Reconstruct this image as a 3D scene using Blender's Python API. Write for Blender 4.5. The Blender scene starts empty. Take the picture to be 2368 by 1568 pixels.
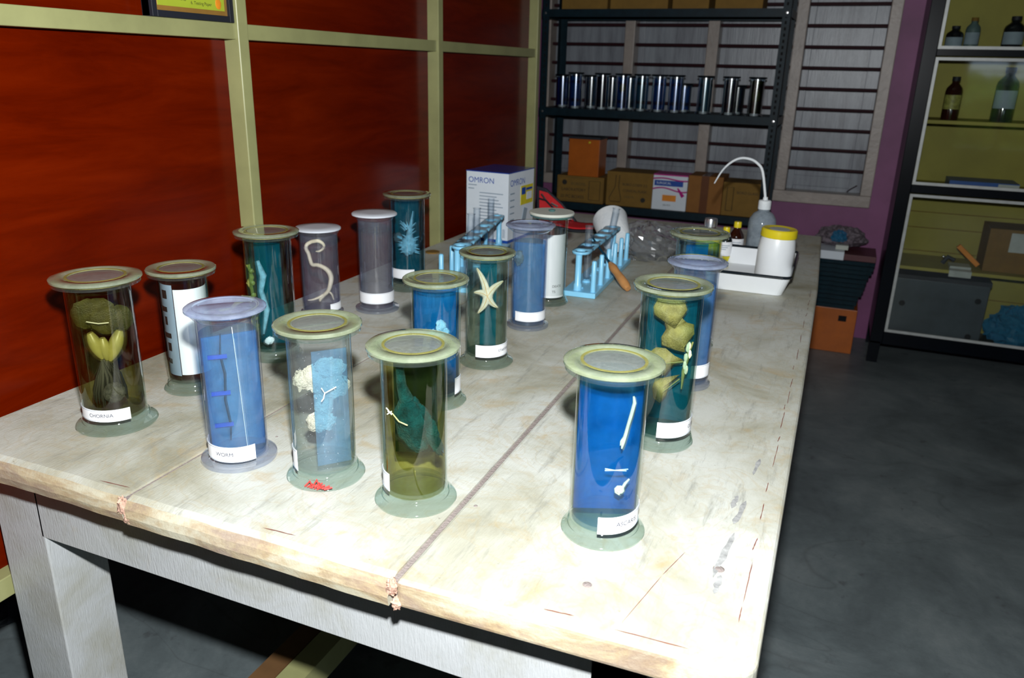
import bpy, bmesh, math, random
from mathutils import Vector, Matrix, noise
random.seed(7)
C = bpy.context.scene.collection
SC = bpy.context.scene
PI = math.pi
# ------------------------------------------------------------------ camera, world, flash, exposure
CAM = Vector((0, 0, 1.365))
CR = Vector((0.9222, 0.3870, 0.0240)).normalized()
CF = Vector((-0.3588, 0.8746, -0.3270)).normalized()
CU = CR.cross(CF).normalized()
CR = CF.cross(CU).normalized()
FPX = 1812.8
cd = bpy.data.cameras.new('camera'); cam = bpy.data.objects.new('camera', cd); C.objects.link(cam)
cam.matrix_world = Matrix(((CR.x, CU.x, -CF.x, CAM.x), (CR.y, CU.y, -CF.y, CAM.y), (CR.z, CU.z, -CF.z, CAM.z), (0, 0, 0, 1)))
cd.sensor_width = 36; cd.lens = 36 * FPX / 2368; cd.clip_start = .02; cd.clip_end = 200
cd.dof.use_dof = True; cd.dof.focus_distance = 1.2; cd.dof.aperture_fstop = 7.5
SC.camera = cam
w = bpy.data.worlds.new('world'); SC.world = w; w.use_nodes = True
bg = w.node_tree.nodes['Background']; bg.inputs[0].default_value = (.62, .8, 1, 1); bg.inputs[1].default_value = 2.5
ld = bpy.data.lights.new('camera_flash', 'SPOT'); ld.spot_size = math.radians(125); ld.spot_blend = .55; ld.energy = 160; ld.color = (.95, .98, 1); ld.shadow_soft_size = .02
fl = bpy.data.objects.new('camera_flash', ld); C.objects.link(fl); fl.matrix_world = cam.matrix_world.copy(); fl.location = CAM + CU * .17 + CR * .015
SC.view_settings.view_transform = 'Standard'; SC.view_settings.look = 'None'; SC.view_settings.gamma = 1
SC.view_settings.exposure = 0.0; SC.view_settings.use_curve_mapping = False
SC.cycles.transparent_max_bounces = 40; SC.cycles.max_bounces = 14; SC.cycles.transmission_bounces = 12
SC.cycles.glossy_bounces = 4; SC.cycles.diffuse_bounces = 2
SC.cycles.caustics_reflective = False; SC.cycles.caustics_refractive = False; SC.cycles.sample_clamp_indirect = 3


def ray(x, y): return CF + CR * ((x - 1184) / FPX) - CU * ((y - 784) / FPX)
def atz(x, y, z): d = ray(x, y); return CAM + d * ((z - CAM.z) / d.z)
def aty(x, y, v): d = ray(x, y); return CAM + d * ((v - CAM.y) / d.y)
def atx(x, y, v): d = ray(x, y); return CAM + d * ((v - CAM.x) / d.x)
TZ = .8      # table top height

# ------------------------------------------------------------------ materials
class NT:
    def __init__(s, name):
        s.m = bpy.data.materials.new(name); s.m.use_nodes = True; s.t = s.m.node_tree; s.t.nodes.clear()
        s.out = s.n('ShaderNodeOutputMaterial')
    def n(s, typ, **k):
        x = s.t.nodes.new(typ)
        for a, b in k.items(): setattr(x, a, b)
        return x
    def l(s, a, b): s.t.links.new(a, b)
    def coord(s, sc=(1, 1, 1), rot=(0, 0, 0)):
        g = s.n('ShaderNodeTexCoord'); m = s.n('ShaderNodeMapping'); m.inputs['Scale'].default_value = sc
        m.inputs['Rotation'].default_value = rot; s.l(g.outputs['Object'], m.inputs['Vector']); return m.outputs[0]
    def noise(s, vec, scale, detail=6, rough=.6, dist=0):
        x = s.n('ShaderNodeTexNoise'); s.l(vec, x.inputs['Vector']); x.inputs['Scale'].default_value = scale
        x.inputs['Detail'].default_value = detail; x.inputs['Roughness'].default_value = rough; x.inputs['Distortion'].default_value = dist
        return x.outputs['Fac']
    def ramp(s, fac, stops):
        r = s.n('ShaderNodeValToRGB'); e = r.color_ramp.elements
        while len(e) < len(stops): e.new(.5)
        for i, (p, c) in enumerate(stops):
            e[i].position = p; e[i].color = (*c, 1) if len(c) == 3 else c
        s.l(fac, r.inputs[0]); return r.outputs[0]
    def mix(s, fac, a, b, mode='MIX'):
        m = s.n('ShaderNodeMix', data_type='RGBA', blend_type=mode)
        for v, i in ((fac, 0), (a, 6), (b, 7)):
            if isinstance(v, (int, float)): m.inputs[i].default_value = v
            elif isinstance(v, tuple): m.inputs[i].default_value = (*v, 1)
            else: s.l(v, m.inputs[i])
        return m.outputs[2]
    def math(s, op, a, b=0.):
        m = s.n('ShaderNodeMath', operation=op)
        for i, v in enumerate((a, b)):
            if isinstance(v, (int, float)): m.inputs[i].default_value = v
            else: s.l(v, m.inputs[i])
        return m.outputs[0]
    def bump(s, h, st, d=.01):
        b = s.n('ShaderNodeBump'); b.inputs['Strength'].default_value = st; b.inputs['Distance'].default_value = d
        s.l(h, b.inputs['Height']); return b.outputs[0]
    def principled(s, col, rough=.5, metal=0., spec=.5, normal=None, coat=0., **k):
        p = s.n('ShaderNodeBsdfPrincipled')
        for v, i in ((col, 'Base Color'), (rough, 'Roughness')):
            if isinstance(v, (int, float)): p.inputs[i].default_value = v
            elif isinstance(v, tuple): p.inputs[i].default_value = (*v, 1)
            else: s.l(v, p.inputs[i])
        p.inputs['Metallic'].default_value = metal; p.inputs['Specular IOR Level'].default_value = spec
        p.inputs['Coat Weight'].default_value = coat; p.inputs['Coat Roughness'].default_value = .08
        if normal is not None: s.l(normal, p.inputs['Normal'])
        return p.outputs[0]
    def mixs(s, f, a, b):
        m = s.n('ShaderNodeMixShader')
        if isinstance(f, (int, float)): m.inputs[0].default_value = f
        else: s.l(f, m.inputs[0])
        s.l(a, m.inputs[1]); s.l(b, m.inputs[2]); return m.outputs[0]
    def end(s, sh): s.l(sh, s.out.inputs[0]); return s.m

def plain(name, col, rough=.5, metal=0., spec=.5, var=.12, vs=18., bump=0., coat=0.):
    t = NT(name); v = t.coord(); n = t.noise(v, vs)
    d = tuple(max(0, c * (1 - var)) for c in col); u = tuple(min(1, c * (1 + var)) for c in col)
    c = t.ramp(n, [(.3, d), (.7, u)])
    nb = t.bump(t.noise(v, vs * 6), bump) if bump else None
    return t.end(t.principled(c, rough, metal, spec, nb, coat))

def glass(name, center, edge, frost=0., frostcol=(.8, .85, .75), refr=0., ior=1.45, rough=.0, gl=1.0, frost_noise=None, gr=.045, specks=False):
    """clear wall: passes light tinted by how obliquely it is crossed, mirrors by Fresnel, may be cloudy"""
    t = NT(name)
    lw = t.n('ShaderNodeLayerWeight'); lw.inputs[0].default_value = .28
    col = t.mix(lw.outputs['Facing'], center, edge)
    tr = t.n('ShaderNodeBsdfTransparent'); t.l(col, tr.inputs[0]); sh = tr.outputs[0]
    if refr:
        rf = t.n('ShaderNodeBsdfRefraction'); t.l(col, rf.inputs[0]); rf.inputs['IOR'].default_value = ior; rf.inputs['Roughness'].default_value = rough
        sh = t.mixs(refr, sh, rf.outputs[0])
    if frost:
        v = t.coord(); n = t.noise(v, frost_noise or 60, 5)
        f = t.math('MULTIPLY', t.ramp(n, [(.3, (.6,) * 3), (.7, (1,) * 3)] if not specks else [(.685, (.04,) * 3), (.72, (1,) * 3)]), frost)
        df = t.n('ShaderNodeBsdfDiffuse'); df.inputs[0].default_value = (*frostcol, 1)
        tl = t.n('ShaderNodeBsdfTranslucent'); tl.inputs[0].default_value = (*frostcol, 1)
        sh = t.mixs(f, sh, t.mixs(.35, df.outputs[0], tl.outputs[0]))
    fr = t.n('ShaderNodeFresnel'); fr.inputs[0].default_value = 1.5
    g = t.n('ShaderNodeBsdfGlossy'); g.inputs['Roughness'].default_value = gr; g.inputs[0].default_value = (1, 1, 1, 1)
    geo = t.n('ShaderNodeNewGeometry')
    f = t.math('MULTIPLY', fr.outputs[0], gl)
    f = t.math('MULTIPLY', f, t.math('SUBTRACT', 1, geo.outputs['Backfacing']))
    return t.end(t.mixs(f, sh, g.outputs[0]))

def liquid(name, center, edge, refr=.15):
    t = NT(name)
    lw = t.n('ShaderNodeLayerWeight'); lw.inputs[0].default_value = .3
    col = t.mix(lw.outputs['Facing'], center, edge)
    tr = t.n('ShaderNodeBsdfTransparent'); t.l(col, tr.inputs[0])
    rf = t.n('ShaderNodeBsdfRefraction'); t.l(col, rf.inputs[0]); rf.inputs['IOR'].default_value = 1.33; rf.inputs['Roughness'].default_value = 0
    return t.end(t.mixs(refr, tr.outputs[0], rf.outputs[0]))

M = {}
def table_wood():
    t = NT('aged_cream_paint'); v = t.coord()
    vg = t.coord((5, .7, 5))
    base = t.ramp(t.noise(v, 3.2, 8, .65, .6), [(.28, (.36, .33, .22)), (.42, (.56, .55, .44)), (.55, (.72, .73, .65)), (.75, (.82, .84, .80))])
    och = t.ramp(t.noise(v, 7.5, 7, .6, 1.6), [(.56, (0, 0, 0)), (.68, (1, 1, 1))])
    c = t.mix(t.math('MULTIPLY', och, .45), base, (.60, .42, .17))
    rng = t.ramp(t.noise(v, 11, 3, .5, 2.6), [(.46, (0, 0, 0)), (.5, (1, 1, 1)), (.54, (0, 0, 0))])
    c = t.mix(t.math('MULTIPLY', rng, .22), c, (.55, .42, .2))
    grey = t.ramp(t.noise(vg, 9, 9, .75), [(.54, (0, 0, 0)), (.68, (1, 1, 1))])
    c = t.mix(t.math('MULTIPLY', grey, .6), c, (.30, .30, .26))
    scr = t.ramp(t.noise(vg, 42, 8, .8), [(.64, (0, 0, 0)), (.70, (1, 1, 1))])
    c = t.mix(t.math('MULTIPLY', scr, .6), c, (.16, .15, .14))
    spk = t.ramp(t.noise(v, 120, 3, .6), [(.70, (0, 0, 0)), (.74, (1, 1, 1))])
    c = t.mix(t.math('MULTIPLY', spk, .45), c, (.2, .17, .13))
    pink = t.ramp(t.noise(v, 5.3, 4, .5, .7), [(.7, (0, 0, 0)), (.76, (1, 1, 1))])
    c = t.mix(t.math('MULTIPLY', pink, .35), c, (.85, .35, .2))
    # the front and side edges are scuffed brown down to the wood
    geo = t.n('ShaderNodeNewGeometry'); sx = t.n('ShaderNodeSeparateXYZ'); t.l(geo.outputs['True Normal'], sx.inputs[0])
    side = t.math('LESS_THAN', sx.outputs[1], -.8)
    br = t.ramp(t.noise(t.coord((1, 1, 3)), 6, 7, .7, .4), [(.40, (.72, .66, .48)), (.5, (.55, .40, .22)), (.58, (.36, .22, .14)), (.72, (.68, .60, .42))])
    c = t.mix(t.math('MULTIPLY', side, .75), c, br)
    c = t.mix(1.0, c, (.82, .82, .82), 'MULTIPLY')
    nb = t.bump(t.math('ADD', t.noise(vg, 60, 6, .7), t.math('MULTIPLY', scr, -.6)), .28, .004)
    return t.end(t.principled(c, .5, 0, .45, nb))
M['table'] = table_wood()
def apron_paint():
    t = NT('white_gloss_paint'); v = t.coord()
    c = t.ramp(t.noise(v, 6, 8, .65, .5), [(.3, (.50, .50, .44)), (.5, (.62, .64, .64)), (.75, (.68, .70, .71))])
    st = t.ramp(t.noise(v, 9, 6, .6, 1), [(.6, (0, 0, 0)), (.72, (1, 1, 1))])
    c = t.mix(t.math('MULTIPLY', st, .3), c, (.55, .42, .22))
    c = t.mix(1.0, c, (.80, .80, .80), 'MULTIPLY')
    nb = t.bump(t.noise(t.coord((6, 6, 1)), 60, 6, .6), .35, .004)
    return t.end(t.principled(c, .3, 0, .5, nb))
M['apron'] = apron_paint()
M['groove'] = plain('dusty_groove_filler', (.30, .25, .23), .9, vs=40, bump=.5)
M['raw0'] = plain('reddish_bare_crack', (.20, .07, .05), .9, vs=60)
M['scuff'] = plain('grey_scuffed_wood', (.34, .34, .33), .8, vs=90, var=.4)
M['chip'] = plain('bare_pinkish_wood', (.62, .38, .28), .8, vs=50, bump=.4)
def veneer():
    t = NT('orange_red_wood_veneer'); v = t.coord((1, 1.0, 7))
    c = t.ramp(t.noise(v, 2.6, 9, .68, .5), [(.25, (.085, .0040, .0)), (.5, (.145, .0085, .0)), (.78, (.21, .0150, .0005))])
    st = t.ramp(t.noise(t.coord((1, 3, 60)), 4, 4, .6), [(.62, (0, 0, 0)), (.72, (1, 1, 1))])
    c = t.mix(t.math('MULTIPLY', st, .35), c, (.12, .008, .002)); c = t.mix(1.0, c, (.78, .74, .74), 'MULTIPLY')
    return t.end(t.principled(c, .2, 0, .10))
M['veneer'] = veneer()
M['cream'] = plain('cream_yellow_paint', (.32, .32, .14), .35, vs=7, var=.15)
M['mauve'] = plain('mauve_wall_paint', (.26, .08, .20), .55, vs=3, var=.22, bump=.1)
M['ceiling'] = plain('white_ceiling_paint', (.7, .7, .68), .8)
M['frame_wood'] = plain('greyish_pink_frame_paint', (.40, .34, .30), .38, vs=9, var=.18, bump=.15)
def shutter():
    t = NT('grey_white_shutter_paint'); v = t.coord((8, 1, .7))
    c = t.ramp(t.noise(v, 3, 8, .7, .3), [(.3, (.15, .155, .18)), (.5, (.27, .29, .325)), (.75, (.38, .41, .45))])
    return t.end(t.principled(c, .32, 0, .5, t.bump(t.noise(v, 20), .1)))
M['shutter'] = shutter()
M['bar'] = plain('dark_maroon_bar_paint', (.035, .008, .012), .4)
def floor_mat():
    t = NT('worn_cement_floor'); v = t.coord()
    c = t.ramp(t.noise(v, 2.2, 9, .7, .4), [(.28, (.075, .09, .095)), (.5, (.15, .18, .185)), (.74, (.26, .29, .29))])
    c = t.mix(t.math('MULTIPLY', t.ramp(t.noise(v, 15, 5), [(.62, (0,) * 3), (.7, (1,) * 3)]), .5), c, (.07, .07, .075))
    cr = t.ramp(t.noise(t.coord((.4, 1, 1)), 2.1, 2, .4, 1.2), [(.495, (0,) * 3), (.5, (1,) * 3), (.505, (0,) * 3)])
    c = t.mix(t.math('MULTIPLY', cr, .25), c, (.05, .05, .05))
    return t.end(t.principled(c, .42, 0, .4, t.bump(t.noise(v, 30), .12)))
M['floor'] = floor_mat()
M['steel'] = plain('dark_blue_grey_steel_paint', (.004, .017, .026), .45, 0, .2, vs=30, var=.3)
M['hole'] = plain('black_slot', (.002, .002, .003), .9)
M['bolt'] = plain('zinc_bolt', (.6, .6, .6), .3, 1)
M['cabinet'] = plain('black_cabinet_paint', (.0015, .003, .006), .3, spec=.12, vs=12, var=.3)
M['cab_in'] = plain('yellow_cabinet_lining', (.40, .34, .055), .6, vs=5, var=.12)
M['bead'] = plain('silver_grey_beading', (.55, .57, .55), .4, .1, vs=25)
M['pane'] = glass('cabinet_pane_glass', (.93, .95, .93), (.8, .85, .8), gl=1.5)
M['card'] = plain('brown_cardboard', (.24, .13, .02), .8, vs=20, var=.12)
M['card2'] = plain('orange_brown_cardboard', (.30, .12, .02), .75, vs=20, var=.12)
M['tape'] = plain('brown_packing_tape', (.16, .06, .025), .25)
M['ink'] = plain('black_printing_ink', (.02, .016, .01), .7)
M['inkfaint'] = plain('faded_brown_ink', (.10, .07, .02), .7)
M['greyink'] = plain('grey_printing_ink', (.32, .40, .48), .7)
M['label_ink'] = plain('dark_blue_label_ink', (.008, .012, .04), .7)
M['orangewood'] = plain('orange_laminate', (.50, .12, .010), .35, vs=7, var=.2)
M['white'] = plain('white_printed_card', (.84, .91, .98), .45, var=.03)
M['pinkband'] = plain('magenta_print', (.60, .02, .28), .4)
M['bluepr'] = plain('blue_print', (.01, .08, .42), .4)
M['bluelid'] = plain('blue_glossy_card', (.01, .06, .36), .15, vs=30)
M['yellowpr'] = plain('yellow_print', (.80, .68, .03), .4)
M['orangepr'] = plain('orange_print', (.90, .30, .02), .5)
M['paper'] = plain('white_label_paper', (.92, .93, .95), .6, var=.02)
M['rackblue'] = plain('light_blue_plastic', (.28, .68, .95), .3, var=.05)
M['clearpl'] = glass('clear_plastic', (.99, .99, 1.0), (.80, .84, .97), frost=.05, frostcol=(.8, .85, 1))
M['tube'] = glass('test_tube_glass', (.98, .99, 1.0), (.70, .78, .84), frost=.05, frostcol=(.8, .9, 1), gl=1.3)
M['jar'] = glass('jar_glass', (.995, 1, .995), (.74, .84, .79), gl=1.2)
M['dusty'] = glass('dusty_jar_glass', (.99, .995, 1), (.66, .76, .74), frost=.75, frostcol=(.95, .97, 1), gl=1.2, frost_noise=330, specks=True)
M['foot'] = glass('thick_green_glass', (.97, 1, .985), (.82, .95, .90), frost=.03, frostcol=(.8, .95, .9), refr=.1, ior=1.35, gl=1.5)
M['footpl'] = glass('thick_clear_plastic', (.94, .95, .98), (.66, .70, .80), frost=.10, frostcol=(.85, .9, 1), gl=1.6)
M['lidg'] = glass('cloudy_green_glass', (.80, .88, .74), (.5, .6, .45), frost=.5, frostcol=(.66, .72, .54), gl=1.6)
M['lidc'] = glass('frosted_lid_glass', (.86, .88, .86), (.6, .65, .6), frost=.5, frostcol=(.52, .57, .54), gl=1.5, frost_noise=160)
M['lidp'] = glass('cloudy_lilac_plastic', (.90, .94, 1), (.7, .78, .92), frost=.5, frostcol=(.60, .68, .88), gl=1.4)
M['lidw'] = plain('white_plastic_lid', (.66, .70, .76), .3, var=.06)
M['lidcream'] = plain('cream_frosted_lid', (.62, .64, .56), .4, var=.05)
M['aquaedge'] = glass('aqua_glass_edge', (.5, .8, .8), (.2, .5, .5), frost=.4, frostcol=(.35, .65, .65))
M['grease'] = plain('yellow_sealing_grease', (.66, .60, .20), .5, vs=25, var=.25)
M['oldring'] = glass('yellowed_ring_glass', (.85, .85, .6), (.7, .7, .4), frost=.5, frostcol=(.62, .58, .22))
M['greasew'] = plain('white_sealing_grease', (.80, .82, .78), .5, vs=25)
M['thread'] = plain('white_thread', (.9, .9, .88), .7)
M['redthread'] = plain('red_thread', (.85, .05, .04), .6)
M['wood'] = plain('turned_wood', (.58, .27, .09), .3, vs=14, var=.25)
M['knife'] = plain('blue_black_steel', (.02, .10, .16), .15, .7)
M['red'] = plain('red_fabric', (.72, .015, .02), .6, vs=60, bump=.2)
M['black'] = plain('black_fabric', (.012, .014, .022), .6)
M['green'] = plain('green_plastic', (.02, .32, .12), .25)
M['metal'] = plain('polished_metal', (.75, .76, .78), .18, 1)
M['silvercap'] = plain('silver_cap', (.72, .73, .75), .25, .9)
M['yellowcap'] = plain('yellow_plastic_cap', (.85, .68, .02), .3, var=.04)
M['amber'] = plain('dark_amber_glass', (.028, .006, .003), .06, spec=.9)
M['amberred'] = plain('red_brown_glass', (.10, .014, .005), .08, spec=.8)
M['darkgl'] = plain('dark_glass', (.006, .01, .012), .06, spec=.9)
M['whitepl'] = plain('white_plastic_jar', (.94, .97, .99), .35, var=.03)
M['enamel'] = plain('white_enamel', (.93, .96, .98), .15, var=.02)
M['blackrim'] = plain('black_enamel_rim', (.01, .015, .02), .12)
M['cotton'] = plain('white_foam_cup', (.86, .92, .96), .6, bump=.2)
M['washpl'] = glass('milky_bottle_plastic', (.80, .86, .9), (.6, .7, .78), frost=.6, frostcol=(.66, .76, .84), gl=.8)
M['film'] = glass('crumpled_clear_film', (.93, .94, .96), (.70, .72, .76), frost=.16, frostcol=(.72, .76, .80), gl=3.5, gr=.10)
M['bluefilm'] = glass('crumpled_blue_film', (.45, .75, .95), (.1, .3, .45), frost=.6, frostcol=(.05, .42, .75), gl=2)
M['blackpl'] = plain('black_shiny_plastic', (.01, .035, .05), .16, spec=.8, bump=.9, vs=40)
M['greybox'] = plain('dark_grey_laminate', (.055, .07, .085), .4, vs=7, var=.3)
M['maroon'] = plain('maroon_card', (.12, .035, .04), .5)
M['bluebook'] = plain('blue_cover', (.015, .10, .42), .4)
M['colourstuff'] = plain('mottled_paper_bundle', (.16, .13, .15), .7, vs=80, var=.8)
M['olive'] = plain('olive_leaf', (.38, .27, .075), .45, vs=60, var=.35, bump=.4)
M['oliveleaf2'] = plain('dark_olive_leaf', (.055, .050, .010), .35, vs=70, var=.5, bump=.4)
M['bulb'] = plain('yellow_green_bulb', (.30, .28, .09), .4, vs=40, var=.2)
M['blackroot'] = plain('black_roots', (.012, .012, .010), .6)
M['greyball'] = plain('grey_fuzzy_ball', (.11, .115, .12), .8, vs=120, var=.7, bump=.8)
M['wormc'] = plain('cream_worm', (.80, .72, .48), .4, vs=40, var=.12, bump=.2)
M['wormb'] = plain('beige_worm', (.85, .74, .52), .4, vs=40, var=.15)
M['shell'] = plain('pale_blue_shell', (.30, .58, .72), .5, vs=90, var=.3, bump=.5)
M['shellgrey'] = plain('grey_shell', (.10, .12, .13), .4, vs=50, var=.4)
M['coralc'] = plain('cream_bone_tissue', (.72, .66, .50), .6, vs=60, var=.3, bump=.7)
M['fish'] = plain('dark_teal_skin', (.006, .085, .15), .35, vs=60, var=.7, bump=.9)
M['star'] = plain('cream_starfish', (.98, .90, .70), .55, vs=90, var=.2, bump=.6)
M['starline'] = plain('tan_groove', (.60, .42, .20), .6)
M['grey_lump'] = plain('grey_green_fragment', (.10, .16, .16), .5)
M['seaweed'] = plain('yellow_green_strip', (.35, .34, .08), .5, vs=60, var=.5)
M['palecoral'] = plain('pale_blue_coral', (.45, .68, .78), .5, vs=60, var=.25, bump=.5)
def plate(name, c, frost=.0, fc=(.1, .4, .8)):
    M[name] = glass(name, c, tuple(x * .6 for x in c), frost=frost, frostcol=fc, gl=.6)
plate('clear_blue_sheet', (.70, .88, .98), .16, (.30, .62, .92))
plate('deep_blue_sheet', (.38, .78, 1), .24, (.01, .32, 1))
plate('teal_sheet', (.42, .78, .84), .22, (.01, .32, .44))
plate('mid_blue_sheet', (.66, .90, 1), .22, (.16, .58, 1))
plate('azure_sheet', (.38, .78, .96), .28, (.01, .40, .85))
plate('dark_sheet', (.42, .50, .34), .26, (.03, .06, .03))
L_ = dict(clear=((.99, 1, 1), (.80, .84, .88)), blue=((.86, .97, 1), (.42, .76, .98)), deep=((.75, .94, 1), (.22, .58, .9)), teal=((.84, .95, .95), (.40, .62, .62)),
          yellow=((.99, .98, .72), (.80, .66, .16)), olive=((.92, .90, .68), (.60, .55, .30)), greeny=((.96, .99, .95), (.70, .78, .70)), azure=((.78, .93, .99), (.3, .6, .8)), lilac=((.98, .98, 1), (.80, .80, .92)))
for k, (a, b) in L_.items(): M['liq_' + k] = liquid('preserving_liquid_' + k, a, b)

# ------------------------------------------------------------------ mesh building
class MB:
    def __init__(s): s.v = []; s.f = []; s.sm = []
    def add(s, vs, fs, smooth=False, mat=None):
        o = len(s.v)
        s.v += [tuple(mat @ Vector(p)) if mat is not None else tuple(p) for p in vs]
        s.f += [tuple(i + o for i in f) for f in fs]; s.sm += [smooth] * len(fs); return s
    def box(s, a, b, mat=None):
        x0, y0, z0 = a; x1, y1, z1 = b
        return s.add([(x0, y0, z0), (x1, y0, z0), (x1, y1, z0), (x0, y1, z0), (x0, y0, z1), (x1, y0, z1), (x1, y1, z1), (x0, y1, z1)],
                     [(3, 2, 1, 0), (4, 5, 6, 7), (0, 1, 5, 4), (1, 2, 6, 5), (2, 3, 7, 6), (3, 0, 4, 7)], False, mat)
    def lathe(s, pr, n=48, mat=None, closed=False, smooth=True, a0=0, a1=2 * PI):
        full = abs(a1 - a0 - 2 * PI) < 1e-6; vs = []; idx = []
        m = n if full else n + 1
        for r, z in pr:
            if r < 1e-6: idx.append([len(vs)] * m); vs.append((0, 0, z))
            else:
                idx.append(list(range(len(vs), len(vs) + m)))
                vs += [(r * math.sin(a0 + (a1 - a0) * i / n), -r * math.cos(a0 + (a1 - a0) * i / n), z) for i in range(m)]
        fs = []; K = len(pr)
        for j in range(K if closed else K - 1):
            A, B = idx[j], idx[(j + 1) % K]
            for i in range(n):
                k = (i + 1) % m
                q = [A[i], A[k], B[k], B[i]]; q = [x for t, x in enumerate(q) if x not in q[:t]]
                if len(q) > 2: fs.append(tuple(q))
        return s.add(vs, fs, smooth, mat)
    def tube(s, pts, r, n=8, mat=None, smooth=True):
        pts = [Vector(p) for p in pts]; R = r if isinstance(r, (list, tuple)) else [r] * len(pts)
        vs = []; up = Vector((0, 0, 1)); prev = None
        for i, p in enumerate(pts):
            t = (pts[min(i + 1, len(pts) - 1)] - pts[max(i - 1, 0)]).normalized()
            if prev is None: a = t.orthogonal().normalized()
            else: a = (prev - t * prev.dot(t)).normalized()
            b = t.cross(a); prev = a
            vs += [tuple(p + (a * math.cos(2 * PI * k / n) + b * math.sin(2 * PI * k / n)) * R[i]) for k in range(n)]
        fs = [(i * n + k, i * n + (k + 1) % n, (i + 1) * n + (k + 1) % n, (i + 1) * n + k) for i in range(len(pts) - 1) for k in range(n)]
        fs += [tuple(range(n - 1, -1, -1)), tuple((len(pts) - 1) * n + k for k in range(n))]
        return s.add(vs, fs, smooth, mat)
    def prism(s, poly, z0, z1, mat=None, smooth=False):
        n = len(poly); vs = [(x, y, z0) for x, y in poly] + [(x, y, z1) for x, y in poly]
        return s.add(vs, [tuple(range(n - 1, -1, -1)), tuple(range(n, 2 * n))] + [(i, (i + 1) % n, n + (i + 1) % n, n + i) for i in range(n)], smooth, mat)
    def blob(s, c, r, amp=.15, fr=3., nu=20, nv=12, mat=None, seed=0, fn=None):
        vs = [];
        for j in range(nv + 1):
            th = PI * j / nv
            for i in range(nu):
                ph = 2 * PI * i / nu
                d = Vector((math.sin(th) * math.cos(ph), math.sin(th) * math.sin(ph), math.cos(th)))
                k = 1 + amp * noise.noise(d * fr + Vector((seed, seed * 1.7, 0)))
                if fn: k *= fn(d)
                vs.append((c[0] + d.x * r[0] * k, c[1] + d.y * r[1] * k, c[2] + d.z * r[2] * k))
        fs = [(j * nu + i, (j + 1) * nu + i, (j + 1) * nu + (i + 1) % nu, j * nu + (i + 1) % nu) for j in range(nv) for i in range(nu)]
        return s.add(vs, fs, True, mat)
    def grid(s, fn, nu, nv, thick=0, smooth=True, mat=None):
        vs = [fn(i / nu, j / nv) for j in range(nv + 1) for i in range(nu + 1)]
        fs = [(j * (nu + 1) + i, j * (nu + 1) + i + 1, (j + 1) * (nu + 1) + i + 1, (j + 1) * (nu + 1) + i) for j in range(nv) for i in range(nu)]
        return s.add(vs, fs, smooth, mat)
    def build(s, name, mat, parent=None, bevel=0, label=None, solid=0, loc=None, weld=False):
        me = bpy.data.meshes.new(name); me.from_pydata(s.v, [], s.f); me.update()
        bm = bmesh.new(); bm.from_mesh(me)
        if weld: bmesh.ops.remove_doubles(bm, verts=bm.verts, dist=1e-5)
        bmesh.ops.recalc_face_normals(bm, faces=bm.faces); bm.to_mesh(me); bm.free()
        if len(me.polygons) == len(s.sm):
            for p, q in zip(me.polygons, s.sm): p.use_smooth = q
        else:
            for p in me.polygons: p.use_smooth = True
        o = bpy.data.objects.new(name, me); C.objects.link(o)
        me.materials.append(M[mat] if isinstance(mat, str) else mat)
        if any(s.sm):
            m = o.modifiers.new('sharp', 'EDGE_SPLIT'); m.split_angle = math.radians(38)
        if solid: m = o.modifiers.new('thick', 'SOLIDIFY'); m.thickness = solid; m.offset = 0
        if bevel: m = o.modifiers.new('bevel', 'BEVEL'); m.width = bevel; m.segments = 3; m.limit_method = 'ANGLE'
        if parent is not None: o.parent = parent
        if loc is not None: o.location = loc
        if label: o['label'] = label
        return o
def empty(name, loc, rz=0):
    o = bpy.data.objects.new(name, None); C.objects.link(o); o.location = loc; o.rotation_euler = (0, 0, rz); return o
def tag(o, label=None, cat=None, group=None, kind=None):
    if label: o['label'] = label
    if cat: o['category'] = cat
    if group: o['group'] = group
    if kind: o['kind'] = kind
    return o
def struct(o): o['kind'] = 'structure'; return o
def copy_tree(o, parent=None):
    c = o.copy(); C.objects.link(c)
    if parent is not None: c.parent = parent
    for ch in list(o.children): copy_tree(ch, c)
    return c
def text_mb(s, size, depth=.0004, align='LEFT', squash=1.0):
    """lettering in the local xz plane facing -y"""
    cu = bpy.data.curves.new('t', 'FONT'); cu.body = s; cu.size = size; cu.align_x = align; cu.align_y = 'CENTER'
    ob = bpy.data.objects.new('t', cu); C.objects.link(ob)
    me = ob.to_mesh()
    mb = MB(); mb.add([(v.co.x * squash, -depth, v.co.y) for v in me.vertices], [tuple(p.vertices) for p in me.polygons])
    ob.to_mesh_clear(); bpy.data.objects.remove(ob); bpy.data.curves.remove(cu); return mb
def lettering(s, size, mat, parent, at, align='LEFT', squash=1.0, face='-y', name='lettering'):
    mb = text_mb(s, size, 0, align, squash)
    x, y, z = at
    if face == '-y': mb.v = [(a + x, y, c + z) for a, b, c in mb.v]
    elif face == '+x': mb.v = [(x, a + y, c + z) for a, b, c in mb.v]
    return mb.build(name, mat, parent)
def cam_rz(x, y): return math.atan2(y, x) - PI / 2     # local -y looks back toward the camera side of the bench

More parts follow.
